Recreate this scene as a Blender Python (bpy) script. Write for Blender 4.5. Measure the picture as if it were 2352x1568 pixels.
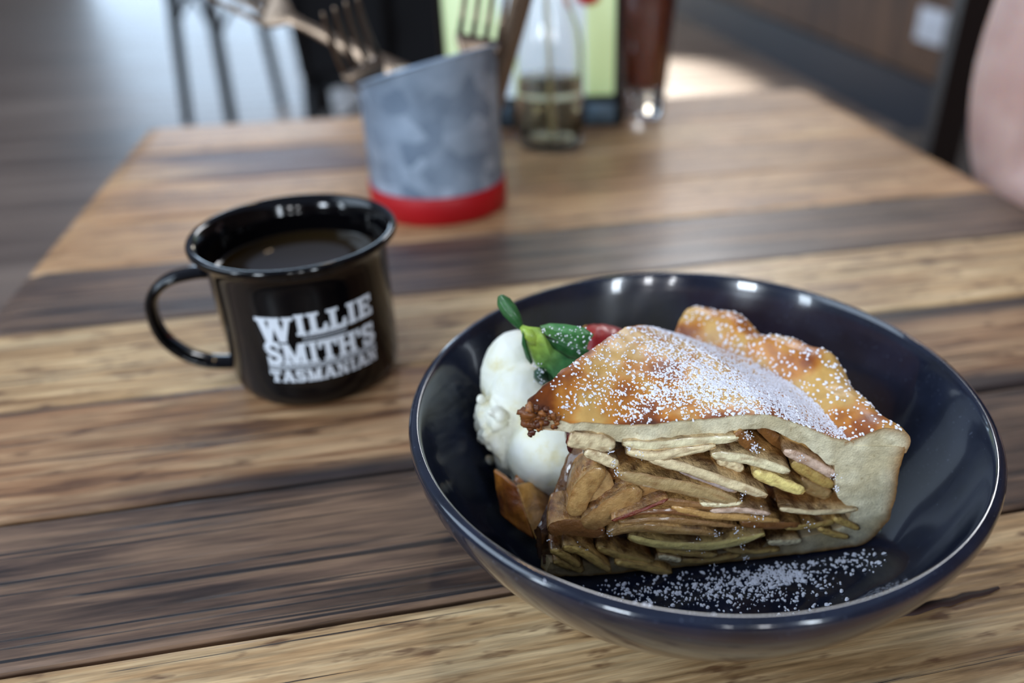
import bpy, bmesh, math, random
from mathutils import Vector, Matrix, noise
random.seed(7)
for o in list(bpy.data.objects): bpy.data.objects.remove(o)
SC = bpy.context.scene
COL = SC.collection
Z0 = 0.75                    # height of the table top above the floor
CAMH = 0.232                 # camera above the table top
# ------------------------------------------------------------------ camera
F, PITCH, ROLL, CX, CY = 1852.7, 0.5487, -0.005, 1323.9, 802.7
fw = Vector((0, math.cos(PITCH), -math.sin(PITCH))); rt = Vector((1, 0, 0)); up = rt.cross(fw)
cr = rt*math.cos(ROLL) + up*math.sin(ROLL); cu = -rt*math.sin(ROLL) + up*math.cos(ROLL)
cam = bpy.data.cameras.new('camera'); camo = bpy.data.objects.new('camera', cam); COL.objects.link(camo)
M = Matrix.Identity(4)
for i in range(3):
    M[i][0] = cr[i]; M[i][1] = cu[i]; M[i][2] = -fw[i]
M[2][3] = Z0 + CAMH
camo.matrix_world = M
cam.sensor_width = 36; cam.sensor_fit = 'HORIZONTAL'; cam.lens = F/2352*36
cam.shift_x = -(CX-1176)/2352; cam.shift_y = (CY-784)/2352
cam.clip_start = 0.01; cam.clip_end = 100
cam.dof.use_dof = True; cam.dof.focus_distance = 0.272; cam.dof.aperture_fstop = 4.3; cam.dof.aperture_blades = 0
SC.camera = camo
# ------------------------------------------------------------------ render look
SC.view_settings.view_transform = 'Standard'; SC.view_settings.look = 'None'
SC.view_settings.exposure = 0.0; SC.view_settings.gamma = 1.0; SC.view_settings.use_curve_mapping = False
# ------------------------------------------------------------------ world and lights
W = bpy.data.worlds.new('world'); SC.world = W; W.use_nodes = True
W.node_tree.nodes['Background'].inputs[0].default_value = (0.60, 0.72, 1.0, 1)
W.node_tree.nodes['Background'].inputs[1].default_value = 0.38

def area(name, loc, target, sx, sy, power, color):
    l = bpy.data.lights.new(name, 'AREA'); l.shape = 'RECTANGLE'; l.size = sx; l.size_y = sy
    l.energy = power; l.color = color
    o = bpy.data.objects.new(name, l); COL.objects.link(o)
    o.location = loc; o.rotation_euler = (Vector(target)-Vector(loc)).to_track_quat('-Z', 'Y').to_euler()
    return o
# daylight from tall windows left, right-back and behind the photographer; a shaft of sun on the floor
area('daylight_left', (-2.7, 0.0, 2.95), (0, 0.4, Z0), 2.4, 2.0, 75, (0.66, 0.82, 1.0))
area('daylight_back', (1.5, 4.6, 3.4), (0.05, 0.35, Z0), 2.2, 1.3, 190, (0.95, 0.97, 1.0))
area('window_behind_right', (1.75, -2.5, 2.15), (0.05, 0.3, Z0+0.3), 0.24, 1.3, 34, (0.80, 0.90, 1.0))
area('window_behind_middle', (0.88, -2.5, 2.0), (0.05, 0.3, Z0+0.3), 0.18, 0.55, 9, (0.92, 0.95, 1.0))
area('window_behind_left', (-1.42, -2.4, 2.08), (0.05, 0.3, Z0+0.3), 0.45, 0.55, 44, (0.78, 0.89, 1.0))
area('window_far_left', (-2.15, -1.25, 1.80), (0.05, 0.3, Z0+0.3), 0.25, 0.8, 14, (0.74, 0.87, 1.0))
for lx, lz in ((0.33, 1.74), (0.29, 1.98)):
    area('downlight', (lx, -2.5, lz), (0.05, 0.3, Z0), 0.11, 0.11, 2.0, (0.92, 0.95, 1.0))
area('warm_downlight', (-0.35, 1.9, 3.1), (0.0, 0.4, Z0), 0.12, 0.12, 5, (1.0, 0.72, 0.42))
sp = bpy.data.lights.new('sun_shaft', 'SPOT'); sp.energy = 3500; sp.color = (1.0, 0.95, 0.84); sp.spot_size = math.radians(13); sp.spot_blend = 0.75; sp.shadow_soft_size = 0.05
so = bpy.data.objects.new('sun_shaft', sp); COL.objects.link(so); so.location = (0.35, 7.4, 3.0)
so.rotation_euler = (Vector((0.52, 4.2, 0.0))-Vector(so.location)).to_track_quat('-Z', 'Y').to_euler()

# ------------------------------------------------------------------ helpers
def ray(x, y): return cr*((x-CX)/F) - cu*((y-CY)/F) + fw
CO = Vector((0, 0, CAMH))
def at(x, y, Y): d = ray(x, y); return CO + d*(Y/d.y)                  # point at distance Y along the room
def atz(x, y, z): d = ray(x, y); return CO + d*((z-CAMH)/d.z)          # point at height z over the table
def link(o, parent=None):
    COL.objects.link(o)
    if parent is not None: o.parent = parent
    return o
def thing(name, label, cat, loc, group=None, rotz=0.0):
    o = bpy.data.objects.new(name, None); COL.objects.link(o)
    o.location = (loc[0], loc[1], loc[2]+Z0); o.rotation_euler = (0, 0, rotz); o.empty_display_size = 0.02
    o['label'] = label; o['category'] = cat
    if group: o['group'] = group
    return o
def origin_of(p):
    if p is None: return Vector((0, 0, 0))
    v = Vector(p.location)
    if p.parent is not None: v = v + origin_of(p.parent)
    return v
def obj(name, V, Fc, mats, parent=None, smooth=True, midx=None, cols=None, loc=None, label=None, local=False):
    """V in table coordinates (z=0 on the table top) unless local; stored relative to the parent."""
    me = bpy.data.meshes.new(name)
    off = Vector((0, 0, 0))
    if not local:
        off = origin_of(parent) - Vector((0, 0, Z0))
        if parent is None:
            off = Vector(loc) if loc is not None else Vector((0, 0, -Z0))
    me.from_pydata([Vector(v)-off for v in V], [], Fc)
    if not isinstance(mats, (list, tuple)): mats = [mats]
    for m in mats: me.materials.append(m)
    if smooth: me.polygons.foreach_set('use_smooth', [True]*len(me.polygons))
    if midx is not None: me.polygons.foreach_set('material_index', midx)
    if cols is not None:
        a = me.color_attributes.new('Col', 'FLOAT_COLOR', 'POINT')
        a.data.foreach_set('color', [x for c in cols for x in (c[0], c[1], c[2], 1.0)])
    me.validate(); me.update()
    o = bpy.data.objects.new(name, me); link(o, parent)
    if parent is None and not local:
        o.location = (off.x, off.y, off.z+Z0)
    if label: o['label'] = label
    return o
def tag(o, label=None, cat=None, group=None, kind=None):
    if label: o['label'] = label
    if cat: o['category'] = cat
    if group: o['group'] = group
    if kind: o['kind'] = kind
    return o
class MB:
    """collects simple shapes into one mesh"""
    def __init__(s): s.V = []; s.F = []; s.C = []
    def add(s, V, Fc, col=None):
        b = len(s.V); s.V += [Vector(v) for v in V]; s.F += [tuple(i+b for i in f) for f in Fc]
        if col is not None: s.C += [col]*len(V)
    def box(s, a, b, rot=0.0, piv=(0, 0)):
        (x0, y0, z0), (x1, y1, z1) = a, b
        V = [Vector(v) for v in ((x0,y0,z0),(x1,y0,z0),(x1,y1,z0),(x0,y1,z0),(x0,y0,z1),(x1,y0,z1),(x1,y1,z1),(x0,y1,z1))]
        if rot:
            c, q = math.cos(rot), math.sin(rot)
            V = [Vector((piv[0]+(v.x-piv[0])*c-(v.y-piv[1])*q, piv[1]+(v.x-piv[0])*q+(v.y-piv[1])*c, v.z)) for v in V]
        s.add(V, [(0,3,2,1),(4,5,6,7),(0,1,5,4),(1,2,6,5),(2,3,7,6),(3,0,4,7)])
    def tube(s, pts, rad, n=12, flat=1.0, side=None):
        pts = [Vector(p) for p in pts]; k = len(pts)
        if not isinstance(rad, (list, tuple)): rad = [rad]*k
        V = []; prev = None
        for i, p in enumerate(pts):
            t = (pts[min(i+1, k-1)]-pts[max(i-1, 0)]).normalized()
            if side is not None: u = (Vector(side)-t*t.dot(Vector(side))).normalized()
            elif prev is None:
                u = t.orthogonal().normalized()
            else: u = (prev-t*t.dot(prev)).normalized()
            prev = u; w = t.cross(u)
            for j in range(n):
                a = 2*math.pi*j/n
                V.append(p + u*(rad[i]*math.cos(a)) + w*(rad[i]*flat*math.sin(a)))
        Fc = [(i*n+j, i*n+(j+1)%n, (i+1)*n+(j+1)%n, (i+1)*n+j) for i in range(k-1) for j in range(n)]
        Fc += [tuple(range(n))[::-1], tuple((k-1)*n+j for j in range(n))]
        s.add(V, Fc)
    def build(s, name, mat, parent=None, smooth=True, **k):
        return obj(name, s.V, s.F, mat, parent, smooth, cols=(s.C or None), **k)
def lathe(prof, c, seg=96, closed=False, wob=None):
    V = []; n = len(prof)
    for j in range(seg):
        a = 2*math.pi*j/seg
        for (r, z) in prof:
            k = wob(a, z) if wob else 1.0
            V.append(Vector((c[0]+r*k*math.cos(a), c[1]+r*k*math.sin(a), c[2]+z)))
    m = n if closed else n-1
    Fc = [(j*n+i, ((j+1)%seg)*n+i, ((j+1)%seg)*n+(i+1)%n, j*n+(i+1)%n) for j in range(seg) for i in range(m)]
    return V, Fc
def interp(tab, x):
    if x <= tab[0][0]: return tab[0][1]
    for (a, b) in zip(tab, tab[1:]):
        if x <= b[0]:
            t = (x-a[0])/(b[0]-a[0]+1e-12); return a[1]+(b[1]-a[1])*t
    return tab[-1][1]
def spline(pts, n):
    """Catmull-Rom through tuples"""
    out = []; k = len(pts)
    for i in range(k-1):
        p0, p1, p2, p3 = (Vector(pts[max(i-1, 0)]), Vector(pts[i]), Vector(pts[i+1]), Vector(pts[min(i+2, k-1)]))
        for j in range(n):
            t = j/n
            out.append(0.5*((2*p1)+(p2-p0)*t+(2*p0-5*p1+4*p2-p3)*t*t+(3*p1-p0-3*p2+p3)*t*t*t))
    out.append(Vector(pts[-1])); return out
def fbm(v, o=4): return noise.fractal(v, 1.0, 2.0, o)

# ------------------------------------------------------------------ materials
def lin(c):
    c = c/255.0
    return c/12.92 if c <= 0.04045 else ((c+0.055)/1.055)**2.4
def rgb(r, g, b): return (lin(r), lin(g), lin(b), 1.0)
def mat(name, col=(0.5,0.5,0.5,1), rough=0.5, metal=0.0, coat=0.0, coat_rough=0.05, spec=0.5, trans=0.0, ior=1.45, sss=0.0, emis=None, estr=0.0):
    m = bpy.data.materials.new(name); m.use_nodes = True
    b = m.node_tree.nodes['Principled BSDF']
    b.inputs['Base Color'].default_value = col; b.inputs['Roughness'].default_value = rough
    b.inputs['Metallic'].default_value = metal; b.inputs['Coat Weight'].default_value = coat
    b.inputs['Coat Roughness'].default_value = coat_rough; b.inputs['Specular IOR Level'].default_value = spec
    b.inputs['Transmission Weight'].default_value = trans; b.inputs['IOR'].default_value = ior
    if sss > 0:
        b.inputs['Subsurface Weight'].default_value = 1.0; b.inputs['Subsurface Scale'].default_value = sss
        b.inputs['Subsurface Radius'].default_value = (1.0, 0.6, 0.35)
    if emis: b.inputs['Emission Color'].default_value = emis; b.inputs['Emission Strength'].default_value = estr
    return m
class NT:
    def __init__(s, m): s.m = m; s.t = m.node_tree; s.b = s.t.nodes['Principled BSDF']; s.out = s.t.nodes['Material Output']
    def n(s, typ, **k):
        x = s.t.nodes.new(typ)
        for a, v in k.items(): setattr(x, a, v)
        return x
    def l(s, a, b): s.t.links.new(a, b)
    def coords(s, scale=(1,1,1), rand=False, rot=(0,0,0), kind='Object'):
        tc = s.n('ShaderNodeTexCoord'); mp = s.n('ShaderNodeMapping')
        mp.inputs['Scale'].default_value = scale; mp.inputs['Rotation'].default_value = rot
        if rand:
            oi = s.n('ShaderNodeObjectInfo'); mu = s.n('ShaderNodeVectorMath', operation='MULTIPLY_ADD')
            cb = s.n('ShaderNodeCombineXYZ')
            for i in range(3): s.l(oi.outputs['Random'], cb.inputs[i])
            s.l(cb.outputs[0], mu.inputs[0]); mu.inputs[1].default_value = (13.0, 7.0, 3.0); s.l(tc.outputs[kind], mu.inputs[2])
            s.l(mu.outputs[0], mp.inputs[0])
        else: s.l(tc.outputs[kind], mp.inputs[0])
        return mp.outputs[0]
    def noise(s, vec, scale=5, detail=4, rough=0.5, dist=0.0):
        x = s.n('ShaderNodeTexNoise'); x.inputs['Scale'].default_value = scale; x.inputs['Detail'].default_value = detail
        x.inputs['Roughness'].default_value = rough; x.inputs['Distortion'].default_value = dist
        s.l(vec, x.inputs['Vector']); return x.outputs['Fac']
    def ramp(s, fac, stops, interp='LINEAR'):
        r = s.n('ShaderNodeValToRGB'); r.color_ramp.interpolation = interp
        e = r.color_ramp.elements
        while len(e) > 1: e.remove(e[-1])
        e[0].position = stops[0][0]; e[0].color = stops[0][1]
        for p, c in stops[1:]:
            q = e.new(p); q.color = c
        s.l(fac, r.inputs[0]); return r.outputs[0]
    def mix(s, fac, a, b, mode='MIX'):
        x = s.n('ShaderNodeMix', data_type='RGBA', blend_type=mode)
        for v, i in ((fac, 0), (a, 6), (b, 7)):
            if hasattr(v, 'is_linked') or hasattr(v, 'links'): s.l(v, x.inputs[i])
            else: x.inputs[i].default_value = v
        return x.outputs[2]
    def bump(s, h, strength=0.3, dist=0.001, prev=None):
        x = s.n('ShaderNodeBump'); x.inputs['Strength'].default_value = strength; x.inputs['Distance'].default_value = dist
        s.l(h, x.inputs['Height'])
        if prev is not None: s.l(prev, x.inputs['Normal'])
        s.l(x.outputs[0], s.b.inputs['Normal']); return x.outputs[0]
    def color(s, c): s.l(c, s.b.inputs['Base Color'])
    def rough(s, r): s.l(r, s.b.inputs['Roughness'])
def G(v): return (v, v, v, 1)

def wood(name, dark, mid, light, crack=0.37, spk=0.0, stain=None, rough=(0.34, 0.6), edge=None):
    m = mat(name, rough=0.45, coat=0.14, coat_rough=0.20); t = NT(m)
    c1 = t.coords((9, 120, 60), True); c2 = t.coords((30, 560, 100), True)
    c3 = t.coords((2.2, 9, 9), True); c4 = t.coords((4.0, 330, 60), True); c5 = t.coords((40, 170, 60), True)
    n1 = t.noise(c1, 1, 6, 0.6, 0.35); n2 = t.noise(c2, 1, 4, 0.6); n3 = t.noise(c3, 1, 3, 0.5, 0.5)
    n4 = t.noise(c4, 1, 5, 0.55, 0.6); n5 = t.noise(c5, 1, 3, 0.55)
    base = t.ramp(n1, [(0.34, dark), (0.47, mid), (0.62, light)])
    fine = t.ramp(n2, [(0.32, G(0.62)), (0.66, G(1.16))])
    col = t.mix(1.0, base, fine, 'MULTIPLY')
    big = t.ramp(n3, [(0.35, G(0.74)), (0.62, G(1.12))])
    col = t.mix(1.0, col, big, 'MULTIPLY')
    if stain is not None:
        sm = t.ramp(n3, [(0.46, G(0)), (0.56, G(1))])
        col = t.mix(sm, stain, col)
    if spk > 0:
        sp = t.ramp(n5, [(0.62-spk, G(0)), (0.72-spk, G(0.8))])
        col = t.mix(sp, col, rgb(88, 56, 34))
    if edge is not None:
        tc = t.n('ShaderNodeTexCoord'); sx = t.n('ShaderNodeSeparateXYZ'); t.l(tc.outputs['Object'], sx.inputs[0])
        for (y0, y1, x0, x1) in edge:
            ny = t.n('ShaderNodeMath', operation='MULTIPLY_ADD'); t.l(n3, ny.inputs[0]); ny.inputs[1].default_value = 0.030; t.l(sx.outputs[1], ny.inputs[2])
            ma = t.n('ShaderNodeMapRange', interpolation_type='SMOOTHSTEP'); ma.inputs[1].default_value = y0+0.015; ma.inputs[2].default_value = y1+0.015; t.l(ny.outputs[0], ma.inputs[0])
            mx_ = t.n('ShaderNodeMapRange', interpolation_type='SMOOTHSTEP'); mx_.inputs[1].default_value = x0; mx_.inputs[2].default_value = x1; t.l(sx.outputs[0], mx_.inputs[0])
            mu = t.n('ShaderNodeMath', operation='MULTIPLY'); t.l(ma.outputs[0], mu.inputs[0]); t.l(mx_.outputs[0], mu.inputs[1])
            col = t.mix(mu.outputs[0], col, rgb(46,34,32))
    ck = t.ramp(n4, [(crack-0.05, G(1)), (crack, G(0))])
    col = t.mix(ck, col, rgb(30, 24, 24))
    t.color(col)
    rg = t.n('ShaderNodeMapRange'); rg.inputs[3].default_value = rough[0]; rg.inputs[4].default_value = rough[1]
    t.l(n1, rg.inputs[0]); t.rough(rg.outputs[0])
    b1 = t.bump(n1, 0.5, 0.0012); b2 = t.bump(ck, -0.5 if False else 0.4, -0.0012 if False else 0.001, b1)
    t.t.nodes.remove(b2.node)
    inv = t.n('ShaderNodeInvert'); t.l(ck, inv.inputs[1])
    t.bump(inv.outputs[0], 0.7, 0.0015, b1)
    return m
W_LIGHT = wood('pale_oiled_wood', rgb(134,100,64), rgb(184,148,104), rgb(212,182,138), 0.37, 0.05)
W_TAN = wood('tan_oiled_wood', rgb(132,94,60), rgb(182,136,92), rgb(206,164,118), 0.36, 0.02)
W_MID = wood('mixed_brown_wood', rgb(104,70,46), rgb(156,114,78), rgb(190,152,112), 0.39, 0.03, edge=((0.016,0.004,0.02,0.2),(0.062,0.076,0.40,0.48)))
W_DARK = wood('weathered_dark_wood', rgb(52,38,32), rgb(94,72,58), rgb(130,102,80), 0.43)
W_BLOTCH = wood('blotched_tan_wood', rgb(132,94,60), rgb(180,138,96), rgb(206,168,122), 0.36, 0.02, stain=rgb(98,70,58))
W_UNDER = wood('underframe_wood', rgb(60,44,34), rgb(84,64,48), rgb(104,82,62), 0.3)

def floor_mat():
    m = mat('dark_grey_boards', rough=0.35, coat=0.0); t = NT(m)
    c = t.coords((0.5, 9, 9), True); n1 = t.noise(c, 1.5, 5, 0.6)
    t.color(t.ramp(n1, [(0.3, rgb(70,57,50)), (0.5, rgb(112,95,84)), (0.72, rgb(148,130,116))]))
    rg = t.n('ShaderNodeMapRange'); rg.inputs[3].default_value = 0.33; rg.inputs[4].default_value = 0.52
    t.l(n1, rg.inputs[0]); t.rough(rg.outputs[0]); t.bump(n1, 0.3, 0.004)
    return m
M_FLOOR = floor_mat()
M_SUB = mat('dark_subfloor', rgb(24,22,22), 0.8)
M_WALL = mat('brown_panelled_wall', rough=0.6); _t = NT(M_WALL)
_n = _t.noise(_t.coords((1, 6, 0.7)), 2, 4, 0.55)
_t.color(_t.ramp(_n, [(0.35, rgb(58,38,26)), (0.65, rgb(112,80,56))]))
M_WHITEWALL = mat('off_white_wall', rgb(190,186,176), 0.8)
M_SKIRT = mat('dark_navy_baseboard', rgb(34,38,50), 0.45)
M_GLOW_COOL = mat('daylit_pane_cool', rgb(120,140,180), 0.3, emis=(0.60,0.79,1.0,1), estr=7.0)
M_GLOW_WARM = mat('daylit_pane_warm', rgb(200,190,170), 0.3, emis=(1.0,0.93,0.80,1), estr=7.0)
M_FRAME = mat('dark_window_frame', rgb(28,28,30), 0.5)
M_PLASTIC_W = mat('white_plastic', rgb(225,228,235), 0.35)
M_BLACK = mat('black_painted_metal', rgb(6,6,10), 0.5)
M_BLACKCLOTH = mat('black_cloth', rgb(16,16,20), 0.9)
M_DARKWOOD = mat('dark_brown_wood', rgb(30,18,14), 0.5)

M_BOWL = mat('slate_blue_glaze', rgb(30,34,46), 0.16, spec=0.4, coat=0.7, coat_rough=0.04); _t = NT(M_BOWL)
_c = _t.coords((1,1,1)); _n = _t.noise(_c, 60, 4, 0.6); _n2 = _t.noise(_c, 900, 2, 0.5)
_col = _t.ramp(_n, [(0.3, rgb(16,21,34)), (0.7, rgb(27,33,50))])
_t.color(_t.mix(_t.ramp(_n2, [(0.68, G(0)), (0.74, G(0.25))]), _col, rgb(120,130,150)))
_t.bump(_t.noise(_c, 35, 2, 0.5), 0.06, 0.002)
M_MUG = mat('black_enamel', rgb(4,4,6), 0.10, coat=0.0, spec=0.42)
NT(M_MUG).bump(NT(M_MUG).noise(NT(M_MUG).coords((1,1,1)), 40, 2, 0.5), 0.04, 0.002)
M_PRINT = mat('white_enamel_print', rgb(222,230,240), 0.3)
M_TEA = mat('dark_amber_tea', rgb(34,24,8), 0.04, spec=0.6)
M_GALV = mat('galvanised_steel', rough=0.42, metal=0.55); _t = NT(M_GALV)
_c = _t.coords((1,1,1)); _v = _t.n('ShaderNodeTexVoronoi'); _v.inputs['Scale'].default_value = 75; _t.l(_c, _v.inputs['Vector'])
_n = _t.noise(_c, 28, 4, 0.6)
_a = _t.ramp(_n, [(0.3, rgb(120,142,168)), (0.7, rgb(184,204,228))])
_t.color(_t.mix(0.55, _a, _t.ramp(_v.outputs['Color'], [(0.2, rgb(104,120,140)), (0.9, rgb(190,205,222))])))
_r = _t.n('ShaderNodeMapRange'); _r.inputs[3].default_value = 0.35; _r.inputs[4].default_value = 0.6; _t.l(_n, _r.inputs[0]); _t.rough(_r.outputs[0])
M_RED = mat('red_rubber_band', rgb(168,4,18), 0.5)
M_STEEL = mat('stainless_steel', rgb(132,114,98), 0.34, metal=1.0)
M_GLASS = mat('clear_glass', (1,1,1,1), 0.02, trans=1.0, ior=1.45)
M_OIL = mat('pale_yellow_oil', rgb(236,228,190), 0.05, trans=0.97, ior=1.33)
M_COLA = mat('red_brown_iced_drink', rgb(112,40,14), 0.25, trans=0.35, ior=1.33)
M_ICE = mat('melting_ice', rgb(200,170,165), 0.2, trans=0.5, ior=1.3)
M_CARDG = mat('pale_green_card_glow', rgb(236,252,215), 0.5, emis=rgb(205,236,160), estr=0.38)  # emission added to brighten the menu card, no lamp behind it
M_CARDW = mat('bluish_white_card_glow', rgb(222,234,240), 0.5, emis=rgb(205,225,245), estr=0.50)  # white panel of the card, brightened by added emission too
M_REDPRINT = mat('red_print', rgb(220,50,50), 0.6)
M_GREYBLOCK = mat('grey_blue_plastic', rgb(90,110,125), 0.5)
M_SKIN = mat('skin', rough=0.5, sss=0.01); _t = NT(M_SKIN)
_t.color(_t.ramp(_t.noise(_t.coords((1,1,1)), 22, 3, 0.5), [(0.3, rgb(188,152,142)), (0.7, rgb(206,176,166))]))

def colmat(name, rough, bscale, bstr, bdist, var=0.18, coat=0.0, coat_rough=0.15, sss=0.0, nscale=300, spec=0.5):
    m = mat(name, rough=rough, coat=coat, coat_rough=coat_rough, sss=sss, spec=spec); t = NT(m)
    a = t.n('ShaderNodeVertexColor'); a.layer_name = 'Col'
    c = t.coords((1,1,1)); n1 = t.noise(c, nscale, 5, 0.6)
    t.color(t.mix(1.0, a.outputs[0], t.ramp(n1, [(0.3, G(1-var)), (0.7, G(1+var))]), 'MULTIPLY'))
    t.bump(t.noise(c, bscale, 5, 0.65), bstr, bdist)
    return m
M_CRUST = colmat('baked_golden_crust', 0.42, 300, 0.20, 0.0008, 0.14, coat=0.12, coat_rough=0.3, nscale=180)
M_CRUMB = colmat('pale_pastry_crumb', 0.88, 1300, 0.8, 0.0009, 0.17, sss=0.0, nscale=420)
M_APPLE = colmat('cooked_apple_flesh', 0.36, 420, 0.65, 0.0012, 0.14, coat=0.45, coat_rough=0.12, nscale=420)
def stain(m, scale, lo, hi, col):
    t = NT(m); src = t.b.inputs['Base Color'].links[0].from_socket
    n_ = t.noise(t.coords((1,1,1)), scale, 6, 0.65, 0.6)
    t.color(t.mix(t.ramp(n_, [(lo, G(0)), (hi, G(0.85))]), src, col))
M_FLAKE = colmat('glazed_orange_pastry', 0.24, 300, 0.6, 0.0014, 0.28, coat=0.7, coat_rough=0.08, nscale=200)
stain(M_CRUMB, 260, 0.60, 0.74, (0.40,0.30,0.15,1))
stain(M_APPLE, 90, 0.60, 0.80, (0.20,0.075,0.018,1))
M_GLAZE = colmat('caramel_glaze', 0.16, 320, 0.8, 0.0020, 0.35, coat=0.9, coat_rough=0.05, nscale=160)
stain(M_GLAZE, 90, 0.42, 0.60, (0.055,0.016,0.005,1))
M_SUGAR = mat('icing_sugar', rgb(236,236,244), 0.9)
M_CREAM = mat('white_ice_cream', rgb(240,238,222), 0.5); _t = NT(M_CREAM)
_c = _t.coords((1,1,1)); _n = _t.noise(_c, 75, 5, 0.6)
_t.color(_t.ramp(_n, [(0.34, rgb(226,216,172)), (0.47, rgb(236,234,214)), (0.7, rgb(240,240,230))]))
_t.bump(_t.noise(_c, 500, 4, 0.6), 0.12, 0.0006)
M_BERRY = mat('strawberry_red', rgb(168,10,8), 0.4, coat=0.15)
NT(M_BERRY).bump(NT(M_BERRY).noise(NT(M_BERRY).coords((1,1,1)), 260, 2, 0.5), 0.5, 0.001)
M_SEED = mat('strawberry_seed', rgb(200,150,70), 0.5)
M_LEAF = colmat('green_sepal', 0.38, 420, 0.4, 0.0008, 0.22, coat=0.2, nscale=260)

# ------------------------------------------------------------------ the room
PSI = 0.2073
E1 = Vector((math.cos(PSI), math.sin(PSI), 0)); N1 = Vector((-math.sin(PSI), math.cos(PSI), 0))
def en(a, b, z): v = E1*a + N1*b; v.z = z; return v
def bx(mb, a0, a1, b0, b1, z0, z1):
    V = [en(a, b, z) for z in (z0, z1) for (a, b) in ((a0,b0),(a1,b0),(a1,b1),(a0,b1))]
    mb.add(V, [(0,3,2,1),(4,5,6,7),(0,1,5,4),(1,2,6,5),(2,3,7,6),(3,0,4,7)])
FLA, FLB, FLN, FLF = -6.5, 2.04, -3.6, 9.6     # room extents in the table's own directions
mb = MB(); bx(mb, FLA, FLB, FLN, FLF, -0.80, -0.768)
floor = tag(mb.build('floor', M_SUB, None, False), kind='structure')
BW = 0.135
me_board = None
for k in range(int((FLF-FLN)/BW)):
    b0 = FLN + k*BW
    if me_board is None:
        V = []
        L = FLB-FLA
        for (x, y, z) in ((0,0.002,0),(L,0.002,0),(L,BW-0.002,0),(0,BW-0.002,0),
                          (0,0.002,0.015),(L,0.002,0.015),(L,BW-0.002,0.015),(0,BW-0.002,0.015),
                          (0,0.005,0.018),(L,0.005,0.018),(L,BW-0.005,0.018),(0,BW-0.005,0.018)):
            V.append((x, y, z))
        Fc = [(0,3,2,1),(0,1,5,4),(1,2,6,5),(2,3,7,6),(3,0,4,7),(4,5,9,8),(5,6,10,9),(6,7,11,10),(7,4,8,11),(8,9,10,11)]
        ob = obj('floorboard', V, Fc, M_FLOOR, floor, False, local=True); me_board = ob.data
    else:
        ob = bpy.data.objects.new('floorboard', me_board); link(ob, floor)
    p = en(FLA, b0, -0.768+Z0); p -= Vector(floor.location)
    ob.location = p; ob.rotation_euler = (0, 0, PSI)
mb = MB(); bx(mb, FLB, FLB+0.12, FLN, FLF, -0.75, 2.3)
tag(mb.build('wall_right', M_WALL, None, False), kind='structure')
mb = MB(); bx(mb, FLB-0.02, FLB-0.001, FLN, FLF, -0.7495, -0.53); bx(mb, FLB-0.028, FLB-0.001, FLN, FLF, -0.545, -0.53)
tag(mb.build('baseboard_right', M_SKIRT, None, False), kind='structure')
mb = MB(); bx(mb, FLA-0.12, FLB+0.12, FLF, FLF+0.12, -0.75, 2.3)
tag(mb.build('wall_back', M_WALL, None, False), kind='structure')
mb = MB(); bx(mb, FLA-0.12, FLA, FLN, FLF, -0.75, 2.3)
tag(mb.build('wall_left', M_WHITEWALL, None, False), kind='structure')
mb = MB(); bx(mb, FLA-0.12, FLB+0.12, FLN-0.12, FLN, -0.75, 2.3)
tag(mb.build('wall_front', M_WALL, None, False), kind='structure')
def window(name, a0, a1, z0, z1, gm, nx, nz):
    mb = MB(); t = 0.045
    for i in range(nx+1):
        a = a0+(a1-a0)*i/nx; bx(mb, a-t/2, a+t/2, FLF-0.05, FLF-0.001, z0, z1)
    for i in range(nz+1):
        z = z0+(z1-z0)*i/nz; bx(mb, a0, a1, FLF-0.048, FLF-0.003, z-t/2, z+t/2)
    f = tag(mb.build(name, M_FRAME, None, False), kind='structure')
    for i in range(nx):
        for j in range(nz):
            g = MB(); bx(g, a0+(a1-a0)*i/nx+t/2, a0+(a1-a0)*(i+1)/nx-t/2, FLF-0.03, FLF-0.02, z0+(z1-z0)*j/nz+t/2, z0+(z1-z0)*(j+1)/nz-t/2)
            g.build('pane', gm, f, False)
window('window_1', -2.95, -0.75, -0.72, 2.27, M_GLOW_COOL, 2, 3)
window('window_2', 0.75, 1.75, -0.72, 1.2, M_GLOW_WARM, 1, 2)
# ceiling lights seen only as reflections in the glazes
# power socket on the right wall
def wallpt(x, y):
    d = ray(x, y); s = (FLB-0.0-CO.dot(E1))/d.dot(E1); return CO + d*s
w = wallpt(2142, 60); b = w.dot(N1); z = w.z
sock = thing('power_socket', 'white power socket plate on the brown right wall', 'socket', en(FLB, b, z))
mb = MB(); bx(mb, FLB-0.012, FLB-0.001, b-0.085, b+0.085, z-0.060, z+0.060); mb.build('plate', M_PLASTIC_W, sock, False)
for s in (-1, 1):
    mb = MB(); bx(mb, FLB-0.02, FLB-0.011, b+s*0.035-0.02, b+s*0.035+0.02, z-0.02, z+0.03); mb.build('switch', M_PLASTIC_W, sock, False)

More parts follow.
